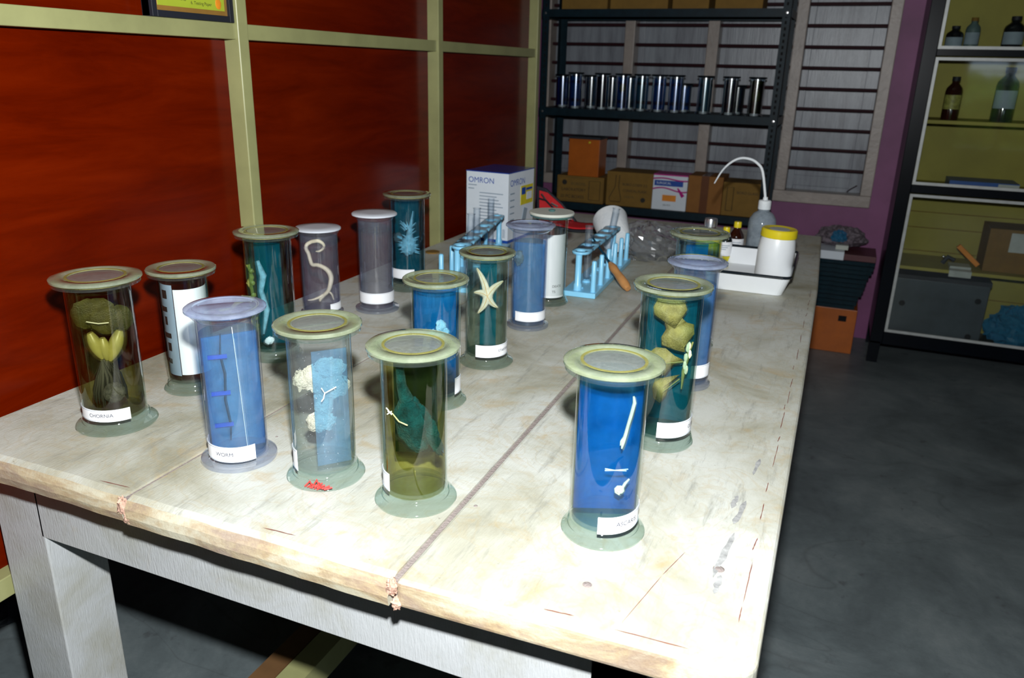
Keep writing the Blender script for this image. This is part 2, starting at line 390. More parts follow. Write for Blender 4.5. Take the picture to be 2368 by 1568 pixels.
# ------------------------------------------------------------------ the room
YW = 4.535; XP = -1.265; XR = 3.0; YB = -2.6; ZC = 3.0; XL = -3.6
struct(MB().box((XL, YB, -.1), (XR, YW, 0)).build('floor', 'floor'))
struct(MB().box((XL, YB, ZC), (XR, YW, ZC + .1)).build('ceiling', 'ceiling'))
WX0, WX1, WZ0, WZ1 = -1.655, .095, .775, 1.97    # window opening in the far wall
wb = MB()
wb.box((XL, YW, 0), (WX0 - .03, YW + .2, ZC)).box((WX1 + .03, YW, 0), (XR, YW + .2, ZC)).box((WX0 - .03, YW, 0), (WX1 + .03, YW + .2, WZ0 - .04)).box((WX0 - .03, YW, WZ1 + .04), (WX1 + .03, YW + .2, ZC))
struct(wb.build('wall_back', 'mauve'))
struct(MB().box((XR, YB, 0), (XR + .1, YW, ZC)).build('wall_right', 'mauve'))
struct(MB().box((XL - .1, YB, 0), (XL, YW, ZC)).build('wall_far_left', 'mauve'))
# partition of veneer panels in a painted steel frame
struct(MB().box((XP - .018, YB, .48), (XP, 3.185, 2.3)).build('wall_left', 'veneer'))
post_y = [-1.65, -.6, .42, 1.45, 2.355, 3.215]
for i, y in enumerate(post_y):
    struct(MB().box((XP - .03, y - .032, 0), (-1.226, y, 2.36)).build('trim_%d' % (i + 1), 'cream', bevel=.003))
for i, (z0, z1) in enumerate(((1.408, 1.440), (.47, .51), (2.3, 2.34))):
    struct(MB().box((XP - .028, YB, z0), (-1.234, 3.2, z1)).build('trim_%d' % (i + 7), 'cream', bevel=.002))
# window with shutters, bars and mullions
win = empty('window_1', ((WX0 + WX1) / 2, YW, WZ0)); struct(win)
cx, cz = (WX0 + WX1) / 2, WZ0
def wp(mb, name, mat, **k): mb.v = [(a - cx, b - YW, c - cz) for a, b, c in mb.v]; return mb.build(name, mat, win, **k)
fy0, fy1 = YW - .035, YW + .07
wp(MB().box((WX0 - .055, fy0, WZ0), (WX0, fy1, WZ1)).box((WX1, fy0, WZ0), (WX1 + .055, fy1, WZ1)).box((WX0 - .055, fy0, WZ0 - .06), (WX1 + .055, fy1, WZ0)).box((WX0 - .055, fy0, WZ1), (WX1 + .055, fy1, WZ1 + .06)), 'window_frame', 'frame_wood', bevel=.004)
for a, b in ((-1.222, -1.166), (-.772, -.712), (-.336, -.279)): wp(MB().box((a, fy0 + .003, WZ0), (b, fy1, WZ1)), 'mullion', 'frame_wood', bevel=.004)
for k in range(12):
    z = .788 + .1015 * k + .004
    if k: wp(MB().tube([(WX0, YW + .01, z), (WX1, YW + .01, z)], .0085, 8), 'window_bar', 'bar')
sh = [WX0, -1.194, -.742, -.308, WX1]
for i in range(4):
    a, b = sh[i] - .03, sh[i + 1] + .03
    mb = MB().box((a, YW + .085 + .001 * (i % 2), WZ0 - .05), (b, YW + .105, WZ1 + .05)).box((a + .03, YW + .072, WZ0), (a + .09, YW + .09, WZ1)).box((b - .09, YW + .072, WZ0), (b - .03, YW + .09, WZ1)).box((a + .03, YW + .073, WZ0 + .02), (b - .03, YW + .09, WZ0 + .075))
    s_ = wp(mb, 'shutter', 'shutter', bevel=.002)
mb = MB().tube([(.075, YW + .03, .82), (.045, YW + .02, .80), (.03, YW + .02, .785)], .003, 6); wp(mb, 'stay_hook', 'bar')
# rear wall with the open window whose daylight shows in the cabinet glass
RX0, RX1, RZ0, RZ1 = 1.12, 2.45, .55, 1.62
struct(MB().box((XL, YB - .15, 0), (RX0, YB, ZC)).box((RX1, YB - .15, 0), (XR, YB, ZC)).box((RX0, YB - .15, 0), (RX1, YB, RZ0)).box((RX0, YB - .15, RZ1), (RX1, YB, ZC)).build('wall_rear', 'mauve'))
rw = struct(empty('window_2', (1.6, YB, .55)))
mb = MB().box((RX0 - 1.6, -.12, 0), (RX0 - 1.55, -.02, RZ1 - .55)).box((RX1 - 1.65, -.12, 0), (RX1 - 1.6, -.02, RZ1 - .55)).box((-.03, -.12, 0), (.03, -.02, RZ1 - .55)).box((RX0 - 1.6, -.12, 0), (RX1 - 1.6, -.02, .05)).box((RX0 - 1.6, -.12, RZ1 - .6), (RX1 - 1.6, -.02, RZ1 - .55))
mb.build('window_frame', 'frame_wood', rw)
for k in range(1, 8): MB().tube([(RX0 - 1.6, -.06, k * .13), (RX1 - 1.6, -.06, k * .13)], .007, 6).build('window_bar', 'bar', rw)
hed = MB(); rr = random.Random(3)
for k in range(26): hed.blob((rr.uniform(-3, 5.5), YB - 3.2 - rr.random() * 1.2, rr.uniform(.1, 1.15)), (.7, .6, rr.uniform(.4, .62)), .5, 4, 14, 9, seed=k)
M['bush'] = plain('hedge_foliage', (.16, .30, .03), .7, vs=9, var=.8, bump=.8)  # mottled yellow-green leaf colour
tag(hed.build('hedge', 'bush'), 'green leafy hedge outside the window, seen only mirrored in the cabinet glass', 'hedge', kind='stuff')
M['ground'] = plain('bare_soil', (.2, .14, .08), .9)
struct(MB().box((-8, YB - 9, -.12), (9, YB - .16, -.02)).build('ground', 'ground'))

# ------------------------------------------------------------------ the work bench
bench = empty('work_table', (-.62, 1.88, 0))
tag(bench, 'long wooden work table with a cream painted, stained plank top carrying the glass jars', 'table')
def bp(mb, name, mat, **k): mb.v = [(a + .62, b - 1.88, c) for a, b, c in mb.v]; return mb.build(name, mat, bench, **k)
ZB = TZ - .038
def plank(x0, x1, y0, y1, chip=None, x1b=None, x0b=None):
    """board with a softened front arris, its sawn ends a little ragged"""
    x1b = x1 if x1b is None else x1b; x0b = x0 if x0b is None else x0b
    mb = MB(); n = 26; m = 40
    prof = [(0.0, ZB), (-.002, ZB + .012), (0, TZ - .014), (.006, TZ - .004), (.016, TZ)]
    vs = []; W = len(prof)
    for i in range(n + 1):
        t = i / n; jit = .0012 * noise.noise(Vector((t * 9, x0 * 7, 0)))
        for dy, z in prof:
            x = x0 + (x1 - x0) * t
            if i == 0: x += .003 + .004 * noise.noise(Vector((z * 60, x0, 1)))
            if i == n: x -= .002 + .004 * noise.noise(Vector((z * 60, x1, 4)))
            vs.append((x, y0 + dy + jit * 2, z))
    back = len(vs)
    for i in range(n + 1):
        t = i / n
        vs.append((x0b + (x1b - x0b) * t, y1, TZ)); vs.append((x0b + (x1b - x0b) * t, y1, ZB))
    fs = [(i * W + k, (i + 1) * W + k, (i + 1) * W + k + 1, i * W + k + 1) for i in range(n) for k in range(W - 1)]
    for i in range(n):
        fs.append((i * W + W - 1, (i + 1) * W + W - 1, back + 2 * (i + 1), back + 2 * i))
        fs.append((i * W, back + 2 * i + 1, back + 2 * i + 3, (i + 1) * W))
        fs.append((back + 2 * i, back + 2 * i + 2, back + 2 * i + 3, back + 2 * i + 1))
    fs.append(tuple(range(W)) + (back, back + 1)); fs.append(tuple(n * W + k for k in range(W - 1, -1, -1)) + (back + 2 * n + 1, back + 2 * n))
    return mb.add(vs, fs)
S1, S2 = -.838, -.412
bp(plank(-1.226, S1 - .0025, .664, 3.11), 'plank', 'table')
bp(plank(S1 + .0025, S2 - .003, .660, 3.11, x1b=-.452), 'plank', 'table')
# right plank with rounded corner
mb = MB(); pl = [(S2 + .002, .660), (-.05, .672)]
for k in range(7): a = -PI / 2 + PI / 2 * k / 6; pl.append((-.032 + .026 * math.cos(a), .700 + .026 * math.sin(a)))
pl += [(-.010, 1.5), (-.018, 2.3), (-.040, 3.11), (-.448, 3.11)]
bp(mb.prism(pl, ZB, TZ), 'plank', 'table', bevel=.007)
bp(MB().box((S1 - .006, .668, ZB + .004), (S1 + .006, 3.108, TZ - .0035)), 'seam_filler', 'groove')
bp(MB().add([(S2 - .008, .668, ZB + .004), (S2 + .008, .668, ZB + .004), (-.444, 3.108, ZB + .004), (-.456, 3.108, ZB + .004), (S2 - .008, .668, TZ - .003), (S2 + .008, .668, TZ - .003), (-.444, 3.108, TZ - .003), (-.456, 3.108, TZ - .003)],
           [(3, 2, 1, 0), (4, 5, 6, 7), (0, 1, 5, 4), (1, 2, 6, 5), (2, 3, 7, 6), (3, 0, 4, 7)]), 'seam_filler', 'groove')
bp(MB().blob((S1 - .004, .665, .786), (.008, .006, .012), .6, 5, seed=3).blob((S1 + .006, .664, .769), (.007, .006, .008), .6, 5, seed=5), 'chipped_edge', 'chip', label='pinkish bare wood where the plank edge has split')
bp(MB().blob((S2 - .004, .663, .788), (.007, .006, .010), .6, 5, seed=8).blob((S2 + .003, .662, .768), (.006, .006, .008), .6, 5, seed=9), 'chipped_edge', 'chip', label='pinkish bare wood where the plank edge has split')
# knots in the right hand plank
for px, py, r in ((1662, 1316, .010), (1358, 1352, .008), (1100, 1170, .004), (640, 1010, .003)):
    p = atz(px, py, TZ); bp(MB().lathe([(0, .0012), (r * .45, .0006), (r * .7, .0001), (r * .8, -.001)], 20, Matrix.Translation(p)), 'knot', 'groove')
AY = .728
r_ = random.Random(21)
def streak(a, b, w, nm='paint_crack', mt='raw0'):
    mb = MB()
    a, b = Vector(a), Vector(b); d = (b - a).normalized(); nrm = Vector((-d.y, d.x, 0)); n = 7
    up = [a.lerp(b, k / n) + nrm * w * (.4 + r_.random()) * (0 if k in (0, n) else 1) for k in range(n + 1)]; dn = [a.lerp(b, k / n) - nrm * w * (.4 + r_.random()) * (0 if k in (0, n) else 1) for k in range(n - 1, 0, -1)]
    P = up + dn; mb.add([(p.x, p.y, TZ + .0006) for p in P], [tuple(range(len(P)))]); return bp(mb, nm, mt)
y = .75
while y < 2.2:
    l = r_.uniform(.02, .09); streak((-.034 + r_.uniform(-.002, .002), y, 0), (-.034 + r_.uniform(-.002, .002), y + l, 0), .0006); y += l + r_.uniform(.0, .05)
for x0, x1 in ((-.155, -.075), (-.235, -.20), (-.62, -.57), (-.905, -.85)): streak((x0, .684, 0), (x1, .687, 0), .0008)
streak((-.150, .695, 0), (-.128, .80, 0), .0004); streak((-.128, .80, 0), (-.112, .86, 0), .0004)
for (x, y, x2, y2) in ((-.072, .82, -.062, .93), (-.066, .95, -.058, 1.02), (-.074, .99, -.070, 1.03), (-.058, 1.10, -.054, 1.16), (-.066, .79, -.064, .83)): streak((x, y, 0), (x2, y2, 0), .0035, 'paint_scuff', 'scuff')
bp(MB().box((-1.12, AY, .622), (-.12, AY + .03, ZB)), 'apron', 'apron', bevel=.002)
bp(MB().box((-1.16, 3.0, .622), (-.12, 3.03, ZB)), 'apron', 'apron', bevel=.002)
bp(MB().box((-.13, AY + .05, .622), (-.10, 3.0, ZB)), 'apron', 'apron', bevel=.002)
bp(MB().box((-1.20, AY + .05, .622), (-1.17, 3.0, ZB)), 'apron', 'apron', bevel=.002)
for x0, x1, y0, y1 in ((-1.222, -1.112, AY, AY + .105), (-.19, -.085, AY, AY + .105), (-1.222, -1.112, 2.93, 3.04), (-.19, -.085, 2.93, 3.04)):
    bp(MB().box((x0, y0, 0), (x1, y1, ZB)), 'leg', 'apron', bevel=.003)
M['raw'] = plain('raw_brown_wood', (.16, .08, .03), .6, vs=20)
bp(MB().box((-.93, AY + .105, .10), (-.875, 2.95, .16)), 'stretcher', 'cream')
bp(MB().box((-.99, AY + .105, .09), (-.94, 2.95, .15)), 'stretcher', 'raw', label='brown bare wood stretcher')
# ------------------------------------------------------------------ specimen jars
def arc_label(parent, R, a0, a1, z0, z1, mat='paper', name='paper_label', slant=0., n=20, th=.0004):
    a0, a1 = math.radians(a0), math.radians(a1); vs = []; fs = []
    for i in range(n + 1):
        t = i / n; a = a0 + (a1 - a0) * t
        for r in (R, R + th):
            for z in (z0, z1): vs.append((r * math.sin(a), -r * math.cos(a), z + slant * t))
    for i in range(n):
        o = i * 4; q = o + 4
        fs += [(o + 2, q + 2, q + 3, o + 3), (o, o + 1, q + 1, q), (o + 1, o + 3, q + 3, q + 1), (o, q, q + 2, o + 2)]
    fs += [(0, 2, 3, 1), (n * 4, n * 4 + 1, n * 4 + 3, n * 4 + 2)]
    return MB().add(vs, fs, True).build(name, mat, parent)
def arc_text(parent, s, size, R, a, z, mat='label_ink', align='LEFT', slant=0., mirror=False):
    mb = text_mb(s, size, 0, align, 1.0); a = math.radians(a)
    mb.v = [(R * math.sin(a + x / R), -R * math.cos(a + x / R), z + c + slant * x) for x, b, c in mb.v]
    return mb.build('lettering', mat, parent)
def jar(bx, by, h, Rl, Rc, Rf, label, liq='clear', level=.86, lid='glass', body='jar', sheet=None, sheet_rot=0, sheet_w=.85, sheet_y=-.25, sheet_x=0., sheet_z=.005, lab=None, grp='glass specimen jars on the table', ring='grease', feet=None, twist=0):
    p = atz(bx, by, TZ)
    root = empty('specimen_jar', (p.x, p.y, TZ + .0005), math.atan2(p.y, p.x) - PI / 2)
    tag(root, label, 'jar', grp)
    t = .0028; pl = lid in ('plastic', 'white')
    ft = feet or ('footpl' if pl else 'foot')
    if pl: MB().lathe([(0, 0), (Rf, 0), (Rf + .0008, .003), (Rf, .006), (Rc + .002, .0075), (Rc, .010), (0, .010)], 64).build('foot', ft, root)
    else: MB().lathe([(0, .003), (Rf - .006, 0), (Rf - .001, .001), (Rf, .0035), (Rf - .002, .0065), (Rf - .0045, .0075), (Rc + .0045, .0105), (Rc + .0015, .0125), (Rc + .0035, .0150), (Rc + .0025, .0180), (Rc + .0005, .0195), (Rc, .022), (0, .018)], 64).build('foot', ft, root)
    zb = .0105 if pl else .0225
    MB().lathe([(Rc, zb), (Rc, h - .016), (Rc - t, h - .016), (Rc - t, zb + .002), (0, zb + .0015), (0, zb)], 64).build('glass_cylinder', body, root)
    if lid == 'glass':
        Rr = Rl * .965
        MB().lathe([(Rc - t, h - .0155), (Rc, h - .0155), (Rr * .9, h - .0125), (Rr, h - .0115), (Rr, h - .0085), (Rr * .98, h - .0072), (Rc - t, h - .0072)], 64, closed=True).build('rim', 'foot', root)
        MB().lathe([(Rl * .78, h - .0070), (Rl * .93, h - .0070), (Rl * .93, h - .0062), (Rl * .78, h - .0062)], 64, closed=True).build('sealing_ring', ring, root)
        L = MB().lathe([(Rl * .60, h - .0055), (Rl * .97, h - .0058), (Rl, h - .0045), (Rl, h - .0015), (Rl * .97, h), (Rl * .74, h + .0004), (Rl * .70, h - .0012), (Rl * .60, h - .0012)], 64, closed=True).build('lid', 'lidg', root)
        MB().lathe([(0, h - .0052), (Rl * .598, h - .0052), (Rl * .598, h - .0014), (Rl * .5, h - .0008), (0, h - .0006)], 48).build('lid_centre', 'lidc', L)
        MB().lathe([(Rl * .605, h - .0012), (Rl * .665, h - .0011), (Rl * .665, h - .0004), (Rl * .605, h - .0004)], 56, closed=True).build('yellowed_ring', 'oldring', L)
    elif lid == 'plastic':
        MB().lathe([(Rc - t, h - .0155), (Rc + .002, h - .0155), (Rl * .88, h - .010), (Rl * .94, h - .0065), (Rc - t, h - .0065)], 64, closed=True).build('rim', 'clearpl', root)
        MB().lathe([(0, h - .006), (Rl * .95, h - .006), (Rl, h - .004), (Rl, h - .001), (Rl * .96, h + .0006), (Rl * .80, h + .0006), (Rl * .78, h - .0006), (Rl * .66, h - .0006), (Rl * .64, h + .0002), (0, h + .0002)], 64).build('lid', 'lidp', root)
    elif lid == 'white':
        MB().lathe([(Rc - t, h - .0155), (Rc + .001, h - .0155), (Rc + .004, h - .010), (Rc + .004, h - .0065), (Rc - t, h - .0065)], 64, closed=True).build('rim', 'clearpl', root)
        MB().lathe([(0, h - .006), (Rl * .93, h - .006), (Rl, h - .0045), (Rl, h - .0015), (Rl * .95, h + .0005), (Rl * .5, h + .0012), (0, h + .0012)], 64).build('lid', 'lidw', root)
    elif lid == 'cream':
        MB().lathe([(Rc - t, h - .0155), (Rc, h - .0155), (Rl * .95, h - .0105), (Rl * .97, h - .0075), (Rc - t, h - .0075)], 64, closed=True).build('rim', 'aquaedge', root)
        L = MB().lathe([(0, h - .007), (Rl * .97, h - .007), (Rl, h - .005), (Rl, h - .002), (Rl * .97, h), (0, h)], 64).build('lid', 'lidcream', root)
        MB().lathe([(0, h), (.007, h), (.009, h + .004), (.004, h + .0055), (0, h + .0055)], 20).build('lid_knob', 'aquaedge', L)
    if liq:
        zt = zb + (h - .016 - zb) * level
        MB().lathe([(0, zb + .0025), (Rc - t - .0005, zb + .0028), (Rc - t - .0005, zt), (0, zt)], 64).build('liquid', 'liq_' + liq, root)
    if sheet:
        ww = (Rc - t) * sheet_w; yy = (Rc - t) * sheet_y; z0 = zb + sheet_z; z1 = zb + (h - .016 - zb) * (level if liq else .93) - .004
        o = MB().box((-ww + sheet_x * Rc, yy - .001, z0), (ww + sheet_x * Rc, yy + .001, z1)).build('backing_sheet', sheet, root); o.rotation_euler.z = math.radians(sheet_rot)
    if lab:
        a0, a1, z0, z1, txt, ta, ts = lab[:7]; sl = lab[7] if len(lab) > 7 else 0
        o = arc_label(root, Rc + .0003, a0, a1, z0, z1, slant=sl)
        if txt: arc_text(o, txt, ts, Rc + .001, ta, (z0 + z1) / 2 + sl * .5, slant=0)
        # thin printed border
        arc_label(o, Rc + .0009, a0 + 2, a1 - 2, z0 + .0015, z0 + .0018, 'greyink', 'border_line', slant=sl)
        arc_label(o, Rc + .0009, a0 + 2, a1 - 2, z1 - .0018, z1 - .0015, 'greyink', 'border_line', slant=sl)
    return root
def spec(name, root, label, cat):
    o = empty(name, root.location, root.rotation_euler.z); tag(o, label, cat); return o

# 1 water hyacinth jar
j = jar(273, 975, .248, .0655, .0475, .062, 'tall glass jar of olive liquid at the far left, holding dark leaves and roots', 'olive', .97, lab=(-115, 24, .022, .042, 'CHORNIA', -52, .0085, -.002))
s = spec('water_plant', j, 'preserved water plant with round leaves and black roots inside the leftmost jar', 'plant')
for (x, y, z, rx, rz, tl) in ((-.018, -.010, .190, .024, .026, .3), (.004, -.014, .178, .022, .024, -.2), (.024, -.006, .176, .020, .023, .1), (-.004, .008, .192, .022, .018, 0)):
    MB().blob((0, 0, 0), (rx, .003, rz), .12, 3, 22, 12, seed=rx * 900).build('leaf', 'oliveleaf2', s, loc=(x, y, z)).rotation_euler = (.2, tl, 0)
for (p0, p1, r) in (((-.020, -.012, .160), (-.008, -.012, .115), .009), ((-.004, -.014, .150), (-.002, -.012, .112), .008), ((.022, -.010, .158), (.002, -.012, .110), .010)):
    a, b = Vector(p0), Vector(p1); pts = [a.lerp(b, k / 8) for k in range(9)]
    MB().tube(pts, [r * (.25 + .85 * math.sin(PI * min(1, (k + .6) / 8.5)) ** .8) for k in range(9)], 12).build('bulb', 'bulb', s)
rt = MB(); r_ = random.Random(5)
for k in range(70):
    a = r_.uniform(0, 2 * PI); q = r_.uniform(.004, .026); x = -.006 + q * math.cos(a); y = -.004 + q * math.sin(a) * .8
    rt.tube([(-.004 + r_.uniform(-.006, .006), -.006, .112), (x * .7, y * .7, .085), (x, y, .06), (x * 1.05, y, r_.uniform(.036, .05))], [.0022, .0026, .002, .0008], 5)
rt.build('roots', 'blackroot', s)
MB().blob((0, 0, 0), (.0165, .014, .0165), .12, 6, 24, 16).build('seed_head', 'greyball', s, loc=(.001, -.0275, .062))
MB().tube([(-.022, -.0310, .184), (-.006, -.035, .180), (.008, -.0355, .180)], .0007, 6).build('tying_thread', 'thread', s)

# 2 jar lined with white paper
j = jar(450, 893, .224, .058, .041, .051, 'squat glass jar lined with a bright white paper sheet, beside the orange panel', 'clear', .97)
arc_label(j, .0365, -28, 88, .036, .192, name='paper_lining')
o = arc_label(j, .0368, -80, -30, .034, .20, 'greyink', name='printed_strip')
for k in range(6): arc_label(j, .0372, -78 + (k % 2) * 12, -56 + (k % 3) * 4, .055 + k * .024, .064 + k * .024 + (k % 2) * .006, 'ink', name='printed_mark')

# 3 plastic jar with tied worm strip
j = jar(555, 1055, .237, .0560, .0425, .0545, 'lilac lidded plastic jar of blue liquid, second from left in the front row', 'blue', .90, 'plastic', 'clearpl', 'mid_blue_sheet', 12, .96, -.1,
        lab=(-112, 31, .012, .036, 'WORM', -48, .0085, -.001))
s = spec('preserved_worm', j, 'thin dark preserved worm tied with blue bands to a blue sheet', 'worm')
MB().tube([(-.010, -.012, .20), (-.013, -.014, .17), (-.009, -.014, .14), (-.012, -.014, .10), (-.008, -.014, .06), (-.010, -.013, .035)], [.0008, .0016, .002, .002, .0018, .0008], 8).build('worm_body', 'knife', s)
for z in (.168, .112, .062): MB().box((-.030, -.016, z - .004), (-.004, -.0135, z + .002)).build('tie_band', 'bluepr', s)
MB().tube([(.006, -.0165, .21), (.009, -.0165, .12), (.012, -.0165, .02)], .0005, 6).build('tying_thread', 'thread', s)

# 4 tall teal jar by the partition
j = jar(638, 820, .257, .062, .0450, .0545, 'tall glass jar of teal liquid with a blotched frond, nearest the cream post', 'teal', .98, sheet='teal_sheet', sheet_rot=-18, sheet_w=.6, sheet_y=-.1)
s = spec('seaweed_frond', j, 'blotched yellow green frond standing inside the tall teal jar', 'plant')
mb = MB(); pts = [(-.036 + .003 * math.sin(k * 2.2), -.010, .055 + .0125 * k) for k in range(12)]
mb.tube(pts, [.0045 + .0018 * math.sin(k * 1.7) for k in range(12)], 8)
for k in range(0, 12, 2): mb.blob((-.033, -.014, .06 + .012 * k), (.005, .003, .005), .3, 4, 10, 6, seed=k)
mb.build('frond_blade', 'seaweed', s)
mb = MB(); mb.tube([(-.020, -.014, .20), (-.012, -.014, .17), (-.018, -.014, .14), (-.010, -.014, .10), (-.020, -.014, .05)], [.003, .007, .005, .006, .002], 10); mb.build('inner_frond', 'shell', s)
MB().blob((-.010, -.020, .038), (.009, .003, .007), .5, 4).build('white_fragment', 'paper', s)

# 5 white worm jar with white lid
j = jar(746, 722, .206, .0525, .0440, .050, 'plastic jar with a white lid holding one long curled cream worm', 'lilac', .86, 'white', 'clearpl', lab=(25, 78, .012, .030, '', 0, .01))
s = spec('preserved_worm', j, 'long curled cream coloured worm hanging in the white lidded plastic jar', 'worm')
wpx = [(700, 605), (690, 590), (692, 565), (712, 545), (732, 530), (752, 540), (757, 565), (742, 592), (715, 605), (690, 600)]
def im(pts, x0, x1, z0, z1, ox=0, oz=0): return [((x - x0) / (x1 - x0) * 2 - 1, (z1 - z) / (z1 - z0)) for x, z in pts]
curve = [(690, 602), (715, 606), (742, 590), (757, 560), (742, 528), (712, 510), (685, 515), (655, 525), (620, 548), (612, 580), (630, 620), (640, 670), (655, 712), (695, 722), (740, 745), (780, 780), (800, 830), (790, 890), (770, 945), (735, 985), (705, 1020), (700, 1045)]
cc = [((x - 715) / 158 * .044, -.020 + .006 * math.sin(i), (1115 - y) / 690 * .190 + .012) for i, (x, y) in enumerate(curve)]
rad = [.0016 + .0028 * min(1, i / 5) for i in range(len(cc))]; rad[-1] = .0015; rad[0] = .0012; rad[14:19] = [.005, .0058, .0060, .0054, .0045]
def smooth_pts(P, R, k=4):
    out = []; ro = []
    for i in range(len(P) - 1):
        p0, p1, p2, p3 = [Vector(P[max(0, min(len(P) - 1, i + d))]) for d in (-1, 0, 1, 2)]
        for q in range(k):
            t = q / k
            out.append(.5 * ((2 * p1) + (p2 - p0) * t + (2 * p0 - 5 * p1 + 4 * p2 - p3) * t * t + (3 * p1 - p0 - 3 * p2 + p3) * t ** 3)); ro.append(R[i] * (1 - t) + R[i + 1] * t)
    out.append(Vector(P[-1])); ro.append(R[-1]); return out, ro
a, b = smooth_pts(cc, rad); MB().tube(a, b, 10).build('worm_body', 'wormc', s)
br = [(740, 970), (775, 958), (800, 985), (812, 1030)]
a, b = smooth_pts([((x - 715) / 158 * .044, -.020, (1115 - y) / 690 * .190 + .012) for x, y in br], [.003, .0025, .002, .001]); MB().tube(a, b, 8).build('worm_tail', 'wormc', s)
br = [(735, 980), (690, 1005), (640, 1022), (600, 1025)]
a, b = smooth_pts([((x - 715) / 158 * .044, -.020, (1115 - y) / 690 * .190 + .012) for x, y in br], [.003, .003, .0022, .001]); MB().tube(a, b, 8).build('worm_tail', 'wormc', s)

# 6 clear jar with a large blank label
jar(873, 713, .235, .0530, .0410, .0525, 'white lidded plastic jar of colourless liquid with a wide blank label', 'clear', .88, 'white', 'clearpl', lab=(-78, 80, .022, .048, '', 0, .01))

# 7 conch jar
j = jar(945, 665, .253, .0620, .0450, .0545, 'tall glass jar with a pale spiny shell, the farthest in the left row', 'azure', .98, sheet='teal_sheet', sheet_rot=8, sheet_w=.75, sheet_y=.25, lab=(-75, 20, .035, .060, '', 0, .01))
s = spec('spiny_shell', j, 'pale blue spiny sea shell with a pointed siphon inside the farthest left jar', 'shell')
mb = MB(); mb.blob((.002, -.012, .118), (.020, .016, .026), .25, 4, 24, 14); mb.tube([(.004, -.012, .135), (.007, -.012, .165), (.011, -.012, .185), (.015, -.012, .208)], [.010, .0055, .0032, .0010], 10)
rs = random.Random(2)
for k in range(44):
    th = rs.uniform(0, 2 * PI); zz = rs.uniform(.098, .17); rr_ = .020 * (1 if zz < .14 else .45)
    p = Vector((.002 + rr_ * .85 * math.cos(th), -.012 - abs(.013 * math.sin(th)), zz)); q = p + Vector((math.cos(th) * .013, -.004, (zz - .125) * .25 + .003))
    mb.tube([p, p.lerp(q, .6), q], [.0028, .0016, .0003], 5)
mb.build('shell_body', 'shell', s)
MB().blob((-.024, .004, .135), (.013, .010, .014), .2, 5).build('second_shell', 'shellgrey', s)

# 8 dusty jar with cream and blue specimen
j = jar(755, 1095, .232, .0600, .0440, .0560, 'dusty glass jar with a pale lump behind a blue sheet, red thread at its foot', None, .9, 'glass', 'dusty', 'clear_blue_sheet', 12, .58, -.60, sheet_x=.17, lab=(-108, -60, .020, .052, '', 0, .01))
s = spec('bone_specimen', j, 'pale knobbly bone-like lump tied with white thread in the dusty jar', 'specimen')
mb = MB(); mb.blob((-.026, -.004, .150), (.011, .008, .014), .5, 3, 20, 12, seed=4).blob((-.010, -.004, .152), (.016, .009, .018), .4, 3, 22, 12, seed=7)
mb.blob((.012, -.004, .165), (.022, .010, .015), .35, 3, 22, 12, seed=9).blob((.014, -.004, .138), (.024, .011, .020), .3, 3, 22, 12, seed=2).blob((.002, -.004, .112), (.013, .008, .022), .3, 3, 20, 12, seed=1).blob((-.003, -.004, .085), (.021, .010, .015), .35, 3, 20, 12, seed=6)
mb.build('bone_body', 'coralc', s)
MB().tube([(.000, -.0285, .146), (.004, -.0290, .138), (.020, -.0285, .146)], .0009, 6).tube([(.004, -.0290, .138), (.002, -.0285, .130), (-.001, -.0285, .126)], .0009, 6).build('tying_thread', 'thread', s)
p = atz(732, 1134, TZ)
rt = MB(); q = random.Random(9)
for k in range(6):
    a = Vector((p.x - .018 + k * .004, p.y - .002, TZ + .003)); rt.tube([a, a + Vector((.006, .004, .012 * q.random() + .002)), a + Vector((.014, -.001, .004)), a + Vector((.022, .006, .003 + .006 * q.random()))], .0012, 6)
tag(rt.build('red_thread', 'redthread'), 'small tangle of red thread lying at the foot of the dusty jar', 'thread')

# 9 dark green-yellow jar with a dark fish like body
j = jar(962, 1150, .226, .0610, .0435, .0565, 'glass jar of yellow green liquid holding a dark teal body, front row centre', 'yellow', .985, sheet='dark_sheet', sheet_rot=-6, sheet_w=.72, sheet_y=.55, sheet_z=.036, lab=(-100, -52, .026, .052, '', 0, .01), ring='greasew')
s = spec('dark_specimen', j, 'dark teal egg-shaped animal body with a stalk, tied in the yellow green jar', 'specimen')
mb = MB(); mb.blob((0, 0, 0), (.024, .016, .044), .18, 2.5, 30, 20, fn=lambda d: 1 - .18 * max(0, d.z)); b_ = mb.build('body', 'fish', s, loc=(-.002, -.008, .118)); b_.rotation_euler.y = -.25
MB().tube([(-.010, -.008, .150), (-.016, -.008, .17), (-.018, -.008, .196)], [.010, .0068, .0055], 12).build('stalk', 'fish', s)
mb = MB(); mb.blob((0, 0, 0), (.010, .006, .038), .4, 4, 18, 14, seed=3); f_ = mb.build('folded_fin', 'fish', s, loc=(.020, -.014, .108)); f_.rotation_euler.y = -.35
MB().tube([(-.034, -.0245, .142), (-.028, -.028, .140), (-.020, -.0310, .130), (-.009, -.0350, .126)], .0008, 6).tube([(-.036, -.0225, .146), (-.029, -.0275, .138)], .0008, 6).tube([(-.035, -.023, .137), (-.029, -.0275, .143)], .0008, 6).build('tying_thread', 'thread', s)

